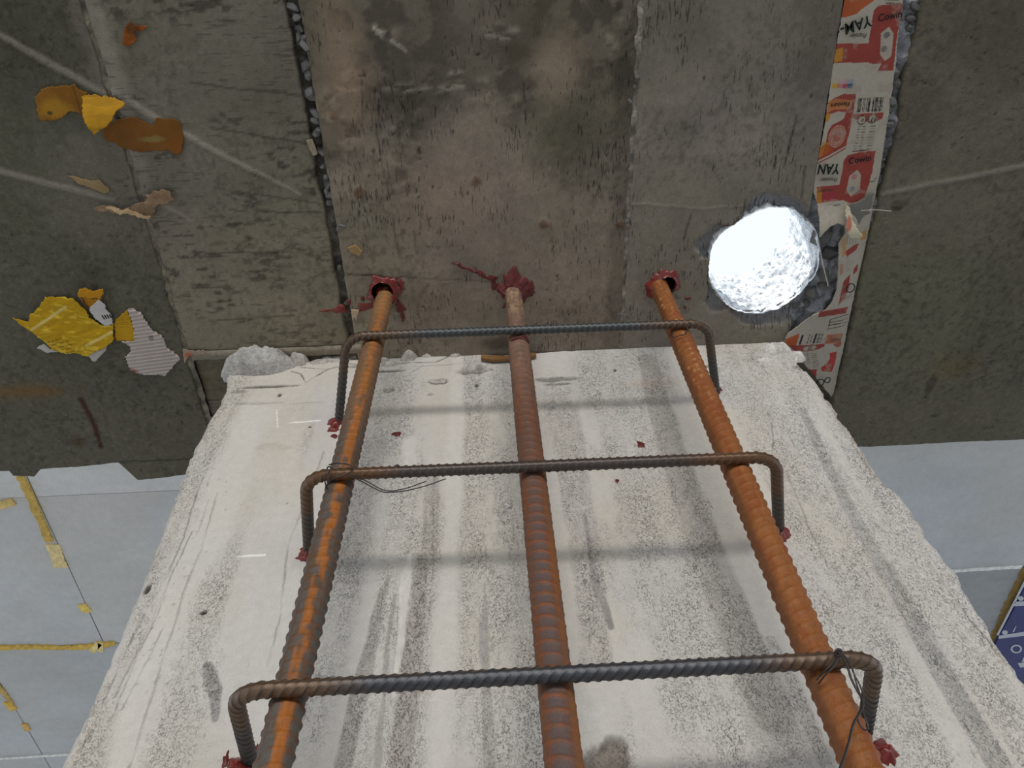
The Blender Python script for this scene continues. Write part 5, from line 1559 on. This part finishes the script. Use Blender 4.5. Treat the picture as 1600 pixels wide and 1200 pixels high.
def far_line(pts, w, colr, parent, name, t=0.004, zz=HB, seed=1, jit=0.0):
    P = cz(pts, HB)
    rnd = random.Random(seed)
    dense = []
    n = 14
    for i in range(len(P) - 1):
        for k in range(n):
            dense.append(P[i] + (P[i + 1] - P[i]) * k / n)
    dense.append(P[-1])
    d = P[-1] - P[0]; d = d / np.linalg.norm(d); q = np.array([-d[1], d[0]])
    a = [(*(p + q * w * (1 + rnd.uniform(-jit, jit))), zz) for p in dense]
    b = [(*(p - q * w * (1 + rnd.uniform(-jit, jit))), zz) for p in dense]
    return prism3(name, a + b[::-1], (0, 0, -1), t, plain('tape_' + str(seed), colr, 0.8, 0.2, 0.25, 60), parent)
YEL = S(214, 186, 110)
def far_thing(name, label, cat, px, py, group=None):
    e = empty(name, on_z(px, py, HB)); tag(e, label, cat, group); return e
GT = 'yellow tapes over the far slab joints'
e = far_thing('tape_strip', 'crumbly yellow foam tape running down from the soffit edge, far left', 'tape', 55, 800, GT)
far_line([(34, 744), (55, 790), (78, 845)], 0.012, S(200, 168, 92), e, 'strip', 0.008, seed=2, jit=0.3)
e = far_thing('tape_piece', 'pale yellow tape tab at the end of the foam strip', 'tape', 90, 868, GT)
far_line([(82, 850), (96, 886)], 0.022, S(226, 206, 150), e, 'tab', 0.004, seed=3, jit=0.1)
e = far_thing('tape_piece', 'small square of yellow tape alone on the far slab', 'tape', 132, 950, GT)
far_line([(127, 944), (138, 956)], 0.016, S(230, 200, 110), e, 'tab', 0.004, seed=4, jit=0.1)
e = far_thing('tape_strip', 'level yellow tape along the joint left of the column', 'tape', 90, 1009, GT)
far_line([(-60, 1012), (40, 1010), (120, 1011), (180, 1004)], 0.011, S(206, 172, 84), e, 'strip', 0.006, seed=5, jit=0.35)
e = far_thing('tape_piece', 'forked yellow tape scrap crossing the level tape', 'tape', 155, 1008, GT)
far_line([(144, 1016), (156, 1003)], 0.012, S(232, 210, 140), e, 'tab', 0.008, seed=6, jit=0.04)
far_line([(158, 1016), (158, 1002)], 0.009, S(232, 210, 140), e, 'tab', 0.008, seed=7, jit=0.04)
e = far_thing('tape_piece', 'torn yellow tape scrap at the far left under the soffit edge', 'tape', 8, 790, GT)
far_line([(-12, 792), (22, 783)], 0.014, S(214, 186, 120), e, 'tab', 0.006, seed=8, jit=0.12)
e = far_thing('tape_strip', 'broken ochre tape remnants low at the far left', 'tape', 20, 1105, GT)
far_line([(-4, 1068), (20, 1100)], 0.010, S(186, 158, 96), e, 'strip', 0.005, seed=9, jit=0.4)
far_line([(12, 1096), (22, 1108)], 0.016, S(214, 176, 86), e, 'tab', 0.006, seed=10, jit=0.05)
far_line([(38, 1130), (44, 1140)], 0.012, S(206, 170, 100), e, 'tab', 0.006, seed=11, jit=0.05)
e = far_thing('sealant_line', 'thin white sealant line low at the far left', 'sealant', 50, 1182)
far_line([(-20, 1186), (110, 1178)], 0.006, S(220, 220, 216), e, 'strip', 0.004, seed=12, jit=0.2)
e = far_thing('sealant_line', 'white sealant line along the joint right of the column', 'sealant', 1550, 888)
far_line([(1480, 892), (1596, 885)], 0.007, S(232, 232, 230), e, 'strip', 0.004, seed=13, jit=0.2)
e = far_thing('tape_strip', 'brown yellow tape edging the blue printed board', 'tape', 1578, 945, GT)
far_line([(1604, 884), (1575, 942), (1556, 986), (1530, 1040)], 0.013, S(142, 116, 66), e, 'strip', 0.004, seed=14, jit=0.3)
board = far_thing('printed_board', 'dark blue board with white printed marks, right of the column', 'board', 1600, 980)
BP = [(1612, 886), (1590, 934), (1559, 992), (1550, 1010), (1640, 1130), (1760, 1130), (1760, 880)]
prism3('sheet', [on_z(*p, HB - 0.004) for p in BP], (0, 0, -1), 0.010, plain('blue_film', S(42, 46, 104), 0.45, 0.4, 0.2, 20), board)
far_z = HB - 0.0145
def bmark(pts, name='printed_mark'):
    prism3(name, [on_z(*p, far_z) for p in pts], (0, 0, -1), 0.0008, bpy.data.materials.get('board_white') or plain('board_white', S(190, 192, 200), 0.6), board)
bmark([(1586, 940), (1700, 934), (1700, 942), (1584, 947)]); bmark([(1561, 993), (1600, 987), (1700, 976), (1700, 985), (1602, 993), (1560, 998)])
bmark([(1590, 1036), (1640, 1030), (1700, 1024), (1700, 1032), (1640, 1038), (1594, 1043)])
bmark([(1609, 890), (1612, 892), (1560, 993), (1557, 992)])
def dotm(px, py, r):
    bmark([(px + r * math.cos(t), py + r * 0.8 * math.sin(t)) for t in np.linspace(0, 2 * math.pi, 14, endpoint=False)])
dotm(1595, 935, 4.5); dotm(1570, 988, 4.5)
bmark([(1582, 987), (1587, 978), (1588, 979), (1587, 980), (1584, 988)])
bmark([(1596, 1034), (1600, 1026), (1602, 1026), (1600, 1034)])
def ringm(px, py, r1, r2):
    n = 18
    o = [(px + r1 * math.cos(t), py + r1 * .75 * math.sin(t)) for t in np.linspace(0, 2 * math.pi, n, endpoint=False)]
    i = [(px + r2 * math.cos(t), py + r2 * .75 * math.sin(t)) for t in np.linspace(0, 2 * math.pi, n, endpoint=False)]
    v = [on_z(*p, far_z - .0008) for p in o + i]
    mesh_obj('printed_mark', v, [(k, (k + 1) % n, n + (k + 1) % n, n + k) for k in range(n)], bpy.data.materials['board_white'], board, smooth=False)
ringm(1588, 1014, 9, 6)
